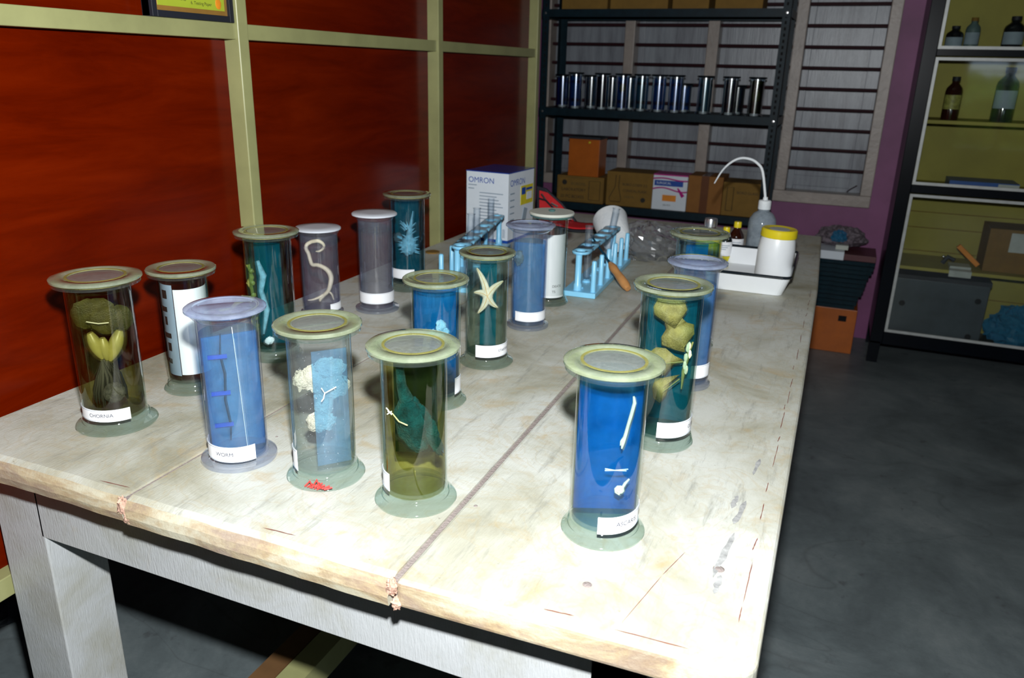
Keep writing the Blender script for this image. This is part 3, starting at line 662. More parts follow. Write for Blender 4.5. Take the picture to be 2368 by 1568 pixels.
# 10 blue jar behind it
j = jar(1010, 925, .226, .0565, .0420, .0530, 'glass jar of bright blue liquid with a small pale coral, behind the yellow green jar', 'deep', .985, sheet='azure_sheet', sheet_rot=10, sheet_w=.93, sheet_y=.2, lab=(48, 84, .022, .052, '', 0, .01))
s = spec('coral_piece', j, 'small pale branching coral in the bright blue jar', 'coral')
mb = MB()
for x, z, r in ((.008, .145, .009), (.006, .130, .007), (-.006, .132, .006), (-.012, .126, .005), (.016, .134, .006), (.004, .118, .005), (.012, .122, .004)): mb.blob((x, -.016, z), (r, r * .7, r * 1.1), .5, 3, 14, 9, seed=z * 99)
mb.tube([(.004, -.016, .14), (.004, -.016, .112)], [.004, .001], 8); mb.build('coral_body', 'palecoral', s)

# 11 starfish jar
j = jar(1124, 835, .228, .0555, .0415, .0550, 'glass jar of pale green liquid displaying a cream starfish', 'greeny', .985, sheet='teal_sheet', sheet_rot=-8, sheet_w=.42, sheet_y=.5, lab=(-30, 112, .022, .047, 'STARFISH', 34, .0075))
s = spec('starfish', j, 'cream five armed starfish seen in the pale green jar', 'starfish')
arms = [(-.021, .055), (.030, .030), (.020, -.024), (-.018, -.036), (-.026, .006)]
mb = MB(); mg = MB()
for k, (x, z) in enumerate(arms):
    e = Vector((x, 0, z)); n_ = 8; side = Vector((-e.z, 0, e.x)).normalized() * .003 * (1 if k % 2 else -1)
    P = [e * (i / n_) + side * math.sin(PI * i / n_) for i in range(n_ + 1)]
    mb.tube(P, [.0085, .0080, .0072, .0066, .0060, .0052, .0042, .0030, .0012], 10)
    mg.tube([p_ + Vector((0, -.0088 + .0070 * i / n_, 0)) for i, p_ in enumerate(P)], [.0008] * 8 + [.0004], 5)
b_ = mb.blob((0, 0, 0), (.010, .007, .010), .1).build('arms', 'star', s, loc=(.001, -.018, .143)); b_.scale = (1, .62, 1)
g_ = mg.build('groove_lines', 'starline', s, loc=(.001, -.018, .143)); g_.scale = (1, .66, 1)

# 12 lilac lid jar in the middle
j = jar(1220, 752, .237, .0555, .0395, .0480, 'lilac lidded plastic jar of pale blue liquid, right beside the starfish jar', 'blue', .89, 'plastic', 'clearpl', 'mid_blue_sheet', -14, .93, -.05, lab=(-46, 96, .020, .042, '', 0, .01))
s = spec('dark_fragment', j, 'small dark grey fragment floating in the jar beside the starfish jar', 'specimen')
MB().blob((-.024, -.012, .162), (.010, .006, .016), .6, 3, 16, 10, seed=3).build('fragment_body', 'grey_lump', s)

# 13 cream flat lid jar behind it with the printed card
j = jar(1268, 698, .232, .0560, .0415, .0500, 'glass jar with a flat cream lid and a printed white card, behind the other jars', 'clear', .90, 'cream')
o = arc_label(j, .0375, -30, 76, .020, .180, name='paper_lining')
arc_text(o, 'DEATE', .0085, .0382, 12, .050, 'ink'); arc_text(o, 'TS', .0085, .0382, 12, .036, 'ink')

# 14 deep blue jar front right
j = jar(1393, 1222, .235, .0615, .0435, .0545, 'glass jar of deep blue liquid with a pale coiled worm, nearest on the right', 'blue', .985, sheet='deep_blue_sheet', sheet_rot=8, sheet_w=.97, sheet_y=.1, lab=(-8, 112, .018, .042, 'ASCARIS', 22, .0088, .004))
s = spec('preserved_worm', j, 'beige worm with a coiled tail in the deep blue jar', 'worm')
P = [(.026, .198), (.0275, .190), (.025, .175), (.022, .160), (.020, .148), (.0175, .136), (.0165, .128)]
MB().tube([(x, -.022, z) for x, z in P], [.0012, .0022, .0022, .002, .0022, .0024, .001], 8).tube([(.020, -.022, .146), (.0150, -.022, .138), (.0145, -.022, .132)], [.0018, .0012, .0006], 6).build('worm_body', 'wormb', s)
mb = MB(); pts = [(.018 + (.0012 + .0010 * t) * math.cos(t * 2.2), -.026, .073 + (.0012 + .0010 * t) * math.sin(t * 2.2)) for t in [k * .35 for k in range(15)]]
pts += [(.024, -.0255, .083), (.0285, -.023, .088)]
mb.tube(pts, [.0012] + [.0018] * (len(pts) - 2) + [.001], 8).build('coiled_tail', 'wormb', s)
MB().tube([(-.002, -.032, .104), (.010, -.033, .1035), (.026, -.029, .1045)], .0006, 6).tube([(-.002, -.032, .1015), (.010, -.033, .1035), (.024, -.030, .1025)], .0006, 6).build('tying_thread', 'thread', s)

# 15 leaf jar
j = jar(1524, 1015, .262, .0600, .0470, .0535, 'tall glass jar of teal liquid with olive potato-like leaves, right of centre', 'teal', .985, sheet='teal_sheet', sheet_rot=-6, sheet_w=.85, sheet_y=.45, lab=(-6, 112, .024, .050, 'CUT', 62, .008))
s = spec('leafy_sprig', j, 'sprig of large olive lobed leaves and pale buds in the tall teal jar', 'plant')
def leaf(poly, c, y, name='leaf'):
    mb = MB(); n = len(poly); P = poly
    vs = [(c[0], y - .004, c[1])] + [(x, y + .003 * math.sin(i * 1.3), z) for i, (x, z) in enumerate(P)]
    fs = [(0, i + 1, (i + 1) % n + 1) for i in range(n)]
    o = mb.add(vs, fs, True).build(name, 'olive', s, solid=.0008)
    return o
def lp(pts): return [((x - 640) / 150 * .045, (960 - y) / 795 * .245 + .006) for x, y in pts]
leaf(lp([(570, 200), (620, 185), (665, 205), (705, 205), (718, 240), (695, 285), (720, 310), (758, 315), (765, 360), (740, 400), (722, 440), (730, 465), (680, 455), (610, 430), (605, 390), (625, 350), (610, 305), (560, 280), (552, 240)]), lp([(665, 340)])[0], -.020)
leaf(lp([(725, 510), (680, 540), (640, 600), (585, 610), (560, 560), (540, 500), (580, 460), (630, 458), (680, 490)]), lp([(620, 530)])[0], -.014)
leaf(lp([(715, 600), (670, 640), (655, 720), (625, 765), (590, 740), (580, 690), (590, 640), (640, 625)]), lp([(630, 680)])[0], -.006)
a = [(-.5, 0)]
MB().tube([(*q, ) if 0 else (q[0], -.024, q[1]) for q in lp([(762, 400), (748, 450), (740, 500), (730, 560), (728, 655)])], [.0015, .0028, .0030, .0030, .0008], 8).build('stem', 'bulb', s)
mb = MB()
for x, y in ((740, 430), (752, 460), (735, 480), (745, 420), (733, 520), (742, 545)): q = lp([(x, y)])[0]; mb.blob((q[0], -.028, q[1]), (.003, .002, .007), .3, 3, 10, 7, seed=x)
mb.build('buds', 'wormc', s)
mb = MB()
for x, y, x2, y2 in ((725, 510, 640, 530), (715, 605, 640, 680), (738, 380, 660, 300)):
    q, r = lp([(x, y)])[0], lp([(x2, y2)])[0]; mb.tube([(q[0], -.0215, q[1]), (r[0], -.021, r[1])], [.0012, .0005], 6)
mb.build('leaf_vein', 'bulb', s)

# 16 lilac lid jar on the right
jar(1585, 885, .240, .0545, .0405, .0450, 'plastic jar of light blue liquid with a lilac lid, half hidden by the leaf jar', 'blue', .88, 'plastic', 'clearpl', 'mid_blue_sheet', 10, .95, 0, lab=(-10, 78, .024, .050, '', 0, .01))  # its blank white label stands in for a pale reflection on the jar
# 17 back right jar
jar(1592, 795, .249, .0625, .0460, .0520, 'glass jar with a creamy green lid, the farthest of the right row', 'azure', .96, sheet='azure_sheet', sheet_rot=30, sheet_w=.6, sheet_y=.1)

# ------------------------------------------------------------------ things at the far end of the table
def place(px, py, z=TZ): return atz(px, py, z)
# instrument box
a, b, c_ = place(1080, 552), place(1173, 564), place(1240, 522)
bx = empty('carton', (b.x, b.y, TZ)); tag(bx, 'white instrument carton with a blue top beside the partition', 'box')
ex = (a - b); ex.z = 0; W = ex.length * 1.02; ang = math.atan2(-ex.y, -ex.x); bx.rotation_euler.z = ang
D = .20; H = .233
MB().box((-W, 0, .0005), (0, D, H)).build('carton_body', 'white', bx, bevel=.001)
MB().box((-W - .001, -.001, H), (.001, D + .001, H + .003)).build('carton_top', 'bluelid', bx)
MB().box((-W - .0005, -.0008, .0005), (.0005, D, .010)).build('blue_base_band', 'bluepr', bx)
lettering('OMRON', .026, 'bluepr', bx, (-W + .008, -.001, H - .028))
lettering('OMRON', .030, 'bluepr', bx, (.001, .012, H - .034), face='+x')
for k in range(9): MB().box((-W * .68, -.0012, H - .070 - k * .011), (-W * (.12 + .05 * (k * 7 % 4)), -.0004, H - .067 - k * .011)).build('printed_line', 'greyink', bx)
for k in range(2): MB().box((-W + .008, -.0012, H - .046 - k * .012), (-W + .04 - k * .01, -.0004, H - .043 - k * .012)).build('printed_line', 'greyink', bx)
for k in range(7): MB().box((-.048 + k * .006, -.0012, .018), (-.048 + k * .006 + (.003 if k % 2 else .0018), -.0004, .048)).build('barcode_bar', 'greyink', bx)
y_ = MB().box((.0003, .095, H - .115), (.0014, .192, H - .050)).build('yellow_sticker', 'yellowpr', bx)
MB().box((.0014, .100, H - .080), (.0020, .130, H - .056)).build('sticker_emblem', 'bluepr', y_)
MB().box((.0014, .135, H - .068), (.0020, .185, H - .060)).build('sticker_line', 'bluepr', y_)
MB().box((.0014, .140, H - .100), (.0020, .182, H - .074)).build('sticker_panel', 'white', y_)
p_ = MB().prism([(.105, .06), (.135, .055), (.150, .10), (.122, .108)], .0003, .0015, Matrix(((0, 0, 1, 0), (1, 0, 0, 0), (0, 1, 0, 0), (0, 0, 0, 1)))).build('printed_picture', 'greyink', bx)
for k in range(6): MB().box((.0003, .012, H - .07 - k * .022), (.0014, .045, H - .066 - k * .022)).build('printed_line', 'greyink', bx)

# test tube racks
def tube_obj(x, y, z, tilt, rz, label, L=.145, inv=False):
    t = empty('test_tube', (x, y, z)); tag(t, label, 'test tube', 'test tubes standing in the blue racks')
    pr = [(0, 0)] + [(.0100 * math.sin(q * PI / 12), .0100 * (1 - math.cos(q * PI / 12))) for q in range(1, 7)] + [(.0100, L - .002), (.0120, L), (.0088, L), (.0088, .0100), (0, .0012)]
    MB().lathe(pr, 20).build('glass_wall', 'tube', t)
    t.rotation_euler = (tilt, PI if inv else 0, rz)
    return t
def rack(p0, p1, label, wid=.052, H=.115, npeg=6, pegs='right'):
    """p0/p1: near and far end of the rack's centre line"""
    d = (p1 - p0); d.z = 0; Ln = d.length; rz = math.atan2(d.y, d.x)
    r = empty('test_tube_rack', (p0.x, p0.y, TZ + .0005), rz); tag(r, label, 'rack', 'blue plastic test tube racks')
    w = wid / 2; bw = .045
    MB().box((0, -bw, 0), (Ln, bw, .014)).build('base_plate', 'rackblue', r, bevel=.002)
    # upper plate with round holes, one row
    oy = w * .35; hw = .0235; n = npeg; mb = MB(); cell = Ln * .98 / n
    z0, z1 = H - .006, H
    for i in range(n):
        cx_ = .01 * Ln + cell * (i + .5); K = 24; R = .0125
        ring = []
        for k in range(K):
            a = 2 * PI * k / K; ring.append((cx_ + R * math.cos(a), oy + R * math.sin(a)))
        ox_ = []
        for k in range(K):
            a = 2 * PI * k / K; ca, sa = math.cos(a), math.sin(a)
            end = (i == 0 and ca < 0) or (i == n - 1 and ca > 0)
            if end: q = (cx_ + hw * ca, oy + hw * sa)
            else:
                s1 = min(cell / 2 / max(abs(ca), 1e-6), hw / max(abs(sa), 1e-6)); q = (cx_ + s1 * ca, oy + s1 * sa)
            ox_.append(q)
        vs = [(x, y, z) for z in (z0, z1) for x, y in ring] + [(x, y, z) for z in (z0, z1) for x, y in ox_]
        fs = []
        for k in range(K):
            l = (k + 1) % K
            fs += [(k, l, K + l, K + k), (2 * K + k, 3 * K + k, 3 * K + l, 2 * K + l), (K + k, K + l, 3 * K + l, 3 * K + k), (k, 2 * K + k, 2 * K + l, l)]
        mb.add(vs, fs)
    mb.build('upper_plate', 'rackblue', r, weld=True)
    for x in (.022, Ln - .022): MB().lathe([(0, .013), (.011, .013), (.011, .03), (.0085, .034), (.0085, H - .006), (0, H - .006)], 16, Matrix.Translation((x, oy + .0001, 0))).build('post', 'rackblue', r)
    for i in range(n):
        x = .018 + (Ln - .04) * i / (n - 1)
        MB().lathe([(0, .013), (.0070, .013), (.0064, .094), (.004, .097), (0, .097)], 12, Matrix.Translation((x, -bw + .011, 0))).build('drying_peg', 'rackblue', r)
        cx_ = .01 * Ln + cell * (i + .5)
        MB().lathe([(.0085, .013), (.0115, .013), (.0115, .019), (.0085, .019)], 16, Matrix.Translation((cx_, oy, 0)), closed=True).build('base_socket', 'rackblue', r)
    return r, rz, oy, cell, Ln
def in_rack(R, i, label, tilt=0, **k):
    r, rz, oy, cell, Ln = R; x = .01 * Ln + cell * (i + .5)
    q = Matrix.Rotation(rz, 3, 'Z') @ Vector((x, oy, 0)) + r.location
    return tube_obj(q.x, q.y, TZ + .0195, tilt, rz, label, **k)
p0, p1 = place(1337, 688), place(1425, 605)
R2 = rack(p0, p1, 'light blue plastic test tube rack standing beside the wooden handled tool', npeg=6)
in_rack(R2, 1, 'test tube standing upside down near the front of the right blue rack', L=.150)
o = in_rack(R2, 4, 'leaning open test tube at the back of the right blue rack', tilt=0, L=.165); o.rotation_euler = (-.05, .13, 0)
p0, p1 = place(1045, 676), place(1150, 572)
R1 = rack(p0, p1, 'light blue plastic test tube rack near the partition, before the white carton', npeg=6)
R1[0].scale.y = -1
def in_rack1(i, label, **k):
    r, rz, oy, cell, Ln = R1; x = .01 * Ln + cell * (i + .5)
    q = Matrix.Rotation(rz, 3, 'Z') @ Vector((x, -oy, 0)) + r.location
    return tube_obj(q.x, q.y, TZ + .0195, 0, rz, label, **k)
in_rack1(1, 'first test tube from the near end of the left blue rack', L=.165).rotation_euler = (0, .04, 0)
in_rack1(2, 'middle one of the test tubes in the left blue rack', L=.165)
in_rack1(4, 'test tube at the far end of the left blue rack', L=.165)

# wooden handled dissecting tool leaning on the rack
t = empty('seeker_tool', place(1450, 676)); tag(t, 'turned wooden handle with a dark steel blade, leaning on the right blue rack', 'tool')
A = place(1452, 678) - t.location + Vector((0, 0, .012)); B = atz(1410, 608, TZ + .060) - t.location; E_ = atz(1366, 543, TZ + .128) - t.location
h = [A.lerp(B, k / 10) for k in range(11)]
MB().tube(h, [.008, .0115, .0125, .0125, .0120, .0112, .0104, .0112, .0118, .0095, .005], 14).build('handle', 'wood', t)
MB().tube([B.lerp(E_, k / 8) for k in range(9)], [.005, .0035, .0058, .0035, .0030, .0045, .0030, .0026, .0022], 8).build('blade', 'knife', t)

# open red lined instrument case
kit = empty('instrument_case', place(1335, 530)); tag(kit, 'open black instrument case with red lining, half hidden behind the cream lidded jar', 'case')
MB().grid(lambda u, v: (-.13 + .26 * u, -.07 + .14 * v, .0085 + .003 * math.sin(u * 9)), 14, 8).build('lower_half', 'black', kit, solid=.008)
MB().grid(lambda u, v: (-.115 + .23 * u, -.06 + .12 * v, .0165 + .003 * math.sin(u * 9)), 14, 8).build('lining', 'red', kit, solid=.004)
P0 = Vector((-.13, .055, .0)); mb = MB(); ml = MB()
K = [aty(x, y, kit.location.y + .06) - kit.location for x, y in ((1240, 430), (1262, 436), (1300, 470), (1335, 515), (1342, 540), (1310, 542), (1240, 525))]
mb.add([(p.x, p.y, p.z) for p in K] + [(p.x, p.y + .012, p.z) for p in K], [tuple(range(7)), tuple(range(13, 6, -1))] + [(i, 7 + i, 7 + (i + 1) % 7, (i + 1) % 7) for i in range(7)])
mb.build('upper_half', 'black', kit, bevel=.004)
cK = sum((p for p in K), Vector()) / 7
K2 = [cK + (p - cK) * .84 - Vector((0, .003, 0)) for p in K]
ml.add([tuple(p) for p in K2] + [(p.x, p.y + .004, p.z) for p in K2], [tuple(range(7)), tuple(range(13, 6, -1))] + [(i, 7 + i, 7 + (i + 1) % 7, (i + 1) % 7) for i in range(7)])
ml.build('upper_lining', 'red', kit)
MB().tube([K2[0] + Vector((0, -.003, -.03)), K2[0] + Vector((.03, -.005, -.035)), K2[2] + Vector((-.005, -.005, -.035)), K2[3] + Vector((-.02, -.005, -.02)), K2[4] + Vector((-.015, -.005, -.006))], .004, 6).build('elastic_strap', 'black', kit)
for (x, y, x2, y2) in ((1252, 448, 1262, 462), (1275, 470, 1290, 478), (1300, 490, 1312, 502), (1322, 512, 1330, 526)):
    q0, q1 = aty(x, y, kit.location.y + .052) - kit.location, aty(x2, y2, kit.location.y + .052) - kit.location
    MB().tube([q0, q1], .004, 6).build('instrument_tip', 'metal', kit)
g = empty('green_pen', place(1306, 521)); tag(g, 'short green plastic handle lying on the red lined case', 'pen')
MB().tube([(-.02, -.01, .022), (.01, 0, .024)], [.006, .007], 12).build('pen_barrel', 'green', g)
MB().tube([(.01, 0, .024), (.028, .006, .025)], [.005, .003], 10).build('pen_tip', 'metal', g)

# foam cup and crumpled clear bag
cp = empty('foam_cup', place(1420, 592)); tag(cp, 'white foam cup tipped over behind the right blue rack', 'cup')
o = MB().lathe([(0, 0), (.040, 0), (.044, .006), (.056, .115), (.056, .12), (.052, .12), (.040, .008), (0, .008)], 36).build('cup_wall', 'cotton', cp); o.location = (.020, -.055, .058); o.rotation_euler = (-1.15, .0, .5)
bg_ = MB(); r_ = random.Random(12)
bp_ = place(1482, 600)
def crump(c, r, seed, amp=.55):
    mb = MB(); nu, nv = 40, 22; vs = []
    for jn in range(nv + 1):
        th = PI * jn / nv * .98 + .02
        for i in range(nu):
            ph = 2 * PI * i / nu; d = Vector((math.sin(th) * math.cos(ph), math.sin(th) * math.sin(ph), math.cos(th)))
            k = 1 + amp * .5 * noise.noise(d * 2.3 + Vector((seed, 0, 0))) + amp * .35 * abs(noise.noise(d * 6 + Vector((0, seed, 0)))) + amp * .16 * noise.noise(d * 15)
            vs.append((c[0] + d.x * r[0] * k, c[1] + d.y * r[1] * k, max(.0012, c[2] + d.z * r[2] * k)))
    fs = [(jn * nu + i, (jn + 1) * nu + i, (jn + 1) * nu + (i + 1) % nu, jn * nu + (i + 1) % nu) for jn in range(nv) for i in range(nu)]
    return mb.add(vs, fs, False)
o = crump((0, 0, .045), (.095, .085, .062), 3, .6); o = o.build('plastic_bag', 'film', None, loc=(bp_.x + .012, bp_.y + .03, TZ))
tag(o, 'crumpled clear plastic bag lying beside the foam cup', 'bag')

# enamel tray
FL, FR, BR = place(1612, 664), place(1812, 688), place(1868, 572)
tr = empty('enamel_tray', (FR.x, FR.y, TZ)); tag(tr, 'white enamel tray with a thin black rim holding the white jar and wash bottle', 'tray')
ex = Vector((FR.x - FL.x, FR.y - FL.y)); tr.rotation_euler.z = math.atan2(ex.y, ex.x)
TW, TD, TH = .212, .34, .055
def tray_ring(ins, z): 
    x0, x1, y0, y1 = -TW + ins, -ins, ins, TD - ins; r = .02; out = []
    for cx_, cy_, a in ((x1 - r, y0 + r, -PI / 2), (x1 - r, y1 - r, 0), (x0 + r, y1 - r, PI / 2), (x0 + r, y0 + r, PI)):
        for k in range(6): out.append((cx_ + r * math.cos(a + PI / 2 * k / 5), cy_ + r * math.sin(a + PI / 2 * k / 5), z))
    return out
mb = MB(); rings = [tray_ring(.006, .001), tray_ring(-.012, TH), tray_ring(-.010, TH), tray_ring(.008, .004)]
vs = [q for R_ in rings for q in R_]; n = 24
fs = [tuple(range(n - 1, -1, -1)), tuple(range(3 * n, 4 * n))] + [(j_ * n + i, j_ * n + (i + 1) % n, (j_ + 1) * n + (i + 1) % n, (j_ + 1) * n + i) for j_ in range(3) for i in range(n)]
mb.add(vs, fs).build('tray_body', 'enamel', tr)
rp = [Vector(q) for q in tray_ring(-.0115, TH)]; MB().tube(rp + [rp[0]], .0042, 8).build('rolled_rim', 'blackrim', tr)

# wash bottle
wb_ = empty('wash_bottle', place(1752, 600) + Vector((0, 0, .0045))); tag(wb_, 'translucent wash bottle with a bent spout, in the tray behind the white jar', 'bottle')
MB().lathe([(0, 0), (.040, 0), (.043, .004), (.043, .110), (.040, .128), (.030, .144), (.0175, .152), (.0175, .158), (0, .158)], 40).build('bottle_body', 'washpl', wb_)
MB().lathe([(0, .003), (.0405, .003), (.0405, .086), (0, .086)], 32).build('liquid', 'liq_clear', wb_)
MB().lathe([(0, .1585), (.0195, .1585), (.0195, .183), (.017, .186), (.008, .187), (.007, .196), (0, .196)], 28).build('screw_cap', 'cotton', wb_)
ys = wb_.location.y
sp = [aty(x, y, ys) - wb_.location for x, y in ((1768, 414), (1764, 398), (1752, 378), (1735, 368), (1712, 366), (1690, 376), (1670, 395), (1652, 424))]
a, b = smooth_pts([Vector((0, 0, .19))] + sp[1:], [.0042] * 4 + [.0040, .0036, .0030, .0018]); MB().tube(a, b, 10).build('spout', 'cotton', wb_)
# white jar yellow lid
wj = empty('white_jar', place(1783, 652) + Vector((0, 0, .0045))); wj.rotation_euler = (0, .03, 0); tag(wj, 'white plastic jar with a broad yellow cap standing in the enamel tray', 'jar')
MB().lathe([(0, 0), (.047, 0), (.050, .004), (.051, .095), (.048, .118), (.0455, .128), (0, .128)], 40).build('jar_body', 'whitepl', wj)
MB().lathe([(0, .1285), (.049, .1285), (.050, .131), (.049, .149), (.046, .152), (.040, .1515), (.034, .1495), (0, .1495)], 40).build('screw_cap', 'yellowcap', wj)
MB().lathe([(0, .1496), (.028, .1496), (.028, .1502), (0, .1502)], 24).build('cap_disc', 'bead', wj)
# brown bottles
def bottle(px, py, R, Hs, label, body, cap, lab=None, lab2=None, hn=.0):
    b = empty('reagent_bottle', place(px, py), cam_rz(*place(px, py).xy)); tag(b, label, 'bottle', 'brown reagent bottles beside the tray')
    MB().lathe([(0, 0), (R - .002, 0), (R, .003), (R, Hs * .58), (R * .92, Hs * .66), (R * .5, Hs * .80), (R * .42, Hs * .84), (R * .42, Hs * .9), (0, Hs * .9)], 36).build('bottle_body', body, b)
    MB().lathe([(0, Hs * .85), (R * .5, Hs * .85), (R * .5, Hs * .97), (R * .46, Hs), (0, Hs)], 28).build('screw_cap', cap, b)
    if lab:
        o = arc_label(b, R + .0004, -80, 80, lab[0], lab[1])
        for k in range(3): arc_label(o, R + .001, -50, 40 - k * 14, lab[1] - .012 - k * .006, lab[1] - .010 - k * .006, 'greyink', 'printed_line')
    if lab2: arc_label(b, R + .0004, -80, 80, lab2[0], lab2[1], 'yellowpr', 'yellow_band')
    return b
bottle(1632, 625, .038, .158, 'large dark brown bottle with a silver cap, behind the right row of jars', 'amberred', 'silvercap', None, (.010, .100))
bottle(1672, 606, .0215, .112, 'small dark bottle with a yellow cap and white label, beside the tray edge', 'darkgl', 'yellowcap', (.024, .068), (.006, .023))
bottle(1697, 598, .0235, .120, 'farther small brown bottle with a yellow cap, touching the tray corner', 'amber', 'yellowcap', (.028, .068), (.012, .027))
# little lid scraps near the far row
tag(MB().lathe([(0, 0), (.022, 0), (.022, .004), (0, .004)], 24).build('brown_coaster', 'card', None, loc=place(1000, 584)), 'small brown card lying flat near the far left jar', 'card')

# ------------------------------------------------------------------ slotted angle rack with its load
RY0, RY1 = 4.17, 4.47; RX0_, RX1_ = -1.585, -.335; SZ = [.665, 1.165, 1.66]
rk = empty('storage_rack', ((RX0_ + RX1_) / 2, (RY0 + RY1) / 2, 0)); tag(rk, 'dark slotted steel storage rack standing before the barred window', 'rack')
ox, oy_ = (RX0_ + RX1_) / 2, (RY0 + RY1) / 2
def rp_(mb, name, mat, **k): mb.v = [(a - ox, b - oy_, c) for a, b, c in mb.v]; return mb.build(name, mat, rk, **k)
for x, sx in ((RX0_, 1), (RX1_, -1)):
    for y, sy in ((RY0, 1), (RY1, -1)):
        mb = MB(); xa, xb = sorted((x, x + sx * .040)); mb.box((xa, min(y, y + sy * .003), 0), (xb, max(y, y + sy * .003), 2.0))
        ya, yb = sorted((y, y + sy * .040)); mb.box((min(x, x + sx * .003), ya, 0), (max(x, x + sx * .003), yb, 2.0))
        post = rp_(mb, 'corner_post', 'steel')
        mh = MB()
        for k in range(70):
            z = .05 + k * .0275
            if sy > 0: mh.box((x + sx * .017, y - .0008, z), (x + sx * .026, y + .0002, z + .014)) if sx > 0 else mh.box((x - .026, y - .0008, z), (x - .017, y + .0002, z + .014))
            mh.box((x - .0006, min(y + sy * .017, y + sy * .026), z), (x + .0006, max(y + sy * .017, y + sy * .026), z + .014)) if sy < 0 else None
        mh.v = [(a - ox, b - oy_, c) for a, b, c in mh.v]
        if mh.v: mh.build('slots', 'hole', post)
for z in SZ + [.12]:
    mb = MB().box((RX0_ + .004, RY0 + .004, z - .002), (RX1_ - .004, RY1 - .004, z))
    mb.box((RX0_ + .004, RY0 - .003, z - .038), (RX1_ - .004, RY0, z)).box((RX0_ + .004, RY1, z - .038), (RX1_ - .004, RY1 + .003, z))
    mb.box((RX0_ - .003, RY0, z - .038), (RX0_, RY1, z)).box((RX1_, RY0, z - .038), (RX1_ + .003, RY1, z))
    sh_ = rp_(mb, 'shelf', 'steel')
    for x in (RX0_ + .02, RX1_ - .02):
        b = MB().lathe([(0, .0), (.006, 0), (.006, .004), (0, .005)], 8, Matrix.Translation((x, RY0 - .003, z - .019)) @ Matrix.Rotation(PI / 2, 4, 'X')); b.v = [(a - ox, c - oy_, d) for a, c, d in b.v]; b.build('bolt', 'bolt', sh_)
# jars on the middle shelf
M['rjar'] = glass('dim_jar_glass', (.90, .96, 1), (.35, .5, .58), gl=5, gr=.16)
rc = [plain('rack_jar_liquid_%d' % i, c, .5) for i, c in enumerate(())]
for k, c in dict(nb=((.30, .72, .95), (.03, .24, .5)), nd=((.28, .48, .55), (.03, .10, .14)), nt=((.5, .78, .82), (.08, .25, .28)), ny=((.38, .42, .15), (.06, .08, .01))).items():
    M[k] = glass('rack_liquid_' + k, c[0], c[1], gl=.2)
RJ = [(1300, 1, 'nb', 'first from the left, blue'), (1330, 0, 'nb', 'blue, near the left end'), (1366, 1, 'nd', 'tall dark, standing back near the left end'), (1391, 0, 'nd', 'dark, left of the one with a red ball'), (1414, 1, 'nd', 'dark, half behind the one with a red ball'),
      (1438, 0, 'nb', 'blue, with a red ball inside'), (1455, 1, 'nd', 'dark, right behind the one with a red ball'), (1482, 0, 'nt', 'grey green, left of the middle'), (1522, 0, 'nb', 'bright blue, in the middle'), (1561, 0, 'nb', 'blue, right of the middle'),
      (1581, 1, 'nb', 'short blue, tucked behind another right of the middle'), (1628, 0, 'nt', 'pale teal, standing alone'), (1687, 0, 'nd', 'dark, third from the right end'), (1704, 1, 'nd', 'short dark, second from the right end'), (1747, 0, 'ny', 'dark olive, at the right end')]
def small_jar(px, row, liqm, txt, h=.185):
    y = RY0 + .075 + row * .10; p = aty(px, 234, y); z = SZ[1] + .0005
    j = empty('shelf_jar', (p.x, y, z)); tag(j, 'small specimen jar on the rack shelf: ' + txt, 'jar', 'specimen jars on the rack')
    if row: h -= .012
    R = .036
    MB().lathe([(0, 0), (R + .007, 0), (R + .006, .005), (R, .010), (R, h - .010), (R - .003, h - .010), (R - .003, .012), (0, .012)], 28).build('glass_wall', 'rjar', j)
    MB().lathe([(0, .0125), (R - .0035, .0125), (R - .0035, h * .9), (0, h * .9)], 24).build('liquid', liqm, j)
    MB().lathe([(R - .003, h - .0098), (R + .008, h - .008), (R + .008, h - .004), (R + .006, h), (0, h), (0, h - .006), (R - .003, h - .006)], 28).build('lid', 'cabinet', j)
    MB().lathe([(0, .0005), (R * .6, .0005), (R * .6, .011), (0, .011)], 20).build('pale_sediment', 'bead', j)
    return j
for px, row, lm, txt in RJ:
    hh = .185 if txt[:5] != 'short' else .155
    j = small_jar(px, row, lm, txt, hh)
    if 'red ball' in txt and 'with a' in txt and 'dark' not in txt:
        tag(MB().blob((0, 0, 0), (.018, .018, .020), .1).build('red_specimen', 'orangewood', None, loc=j.location + Vector((0, -.004, .115))), 'round red specimen inside a small jar on the rack', 'specimen')
    if 'olive' in txt:
        tag(MB().blob((0, 0, 0), (.020, .018, .032), .2).build('olive_specimen', 'seaweed', None, loc=j.location + Vector((0, -.004, .095))), 'olive brown oval specimen inside the rightmost jar on the rack', 'specimen')
# cartons on the lower shelf
def carton(x0p, x1p, topp, label, mat, depth=.20, z=SZ[0], y=RY0 + .02, name='carton', group=None, ypx=440):
    a, b = aty(x0p, ypx, y), aty(x1p, ypx + 8, y); t = aty((x0p + x1p) / 2, topp, y).z
    c = empty(name, ((a.x + b.x) / 2, y, z + .0005)); tag(c, label, 'box', group); W = (b.x - a.x) / 2; Hh = t - z
    MB().box((-W, 0, 0), (W, depth, Hh)).build('carton_body', mat, c, bevel=.002)
    return c, W, Hh
GB = 'cartons on the lower shelf of the rack'
c, W, Hh = carton(1288, 1395, 408, 'brown carton printed with a beaker, leftmost on the lower shelf of the rack', 'card', group=GB); c1 = c; H1 = Hh
lettering('BOROSIL', .022, 'inkfaint', c, (-W * .4, -.0008, Hh * .70), squash=1)
lettering('LABORATORY', .022, 'ink', c, (-W * .8, -.0008, Hh * .47)); lettering('20 PC BOXES', .024, 'ink', c, (-W * .85, -.0008, Hh * .20))
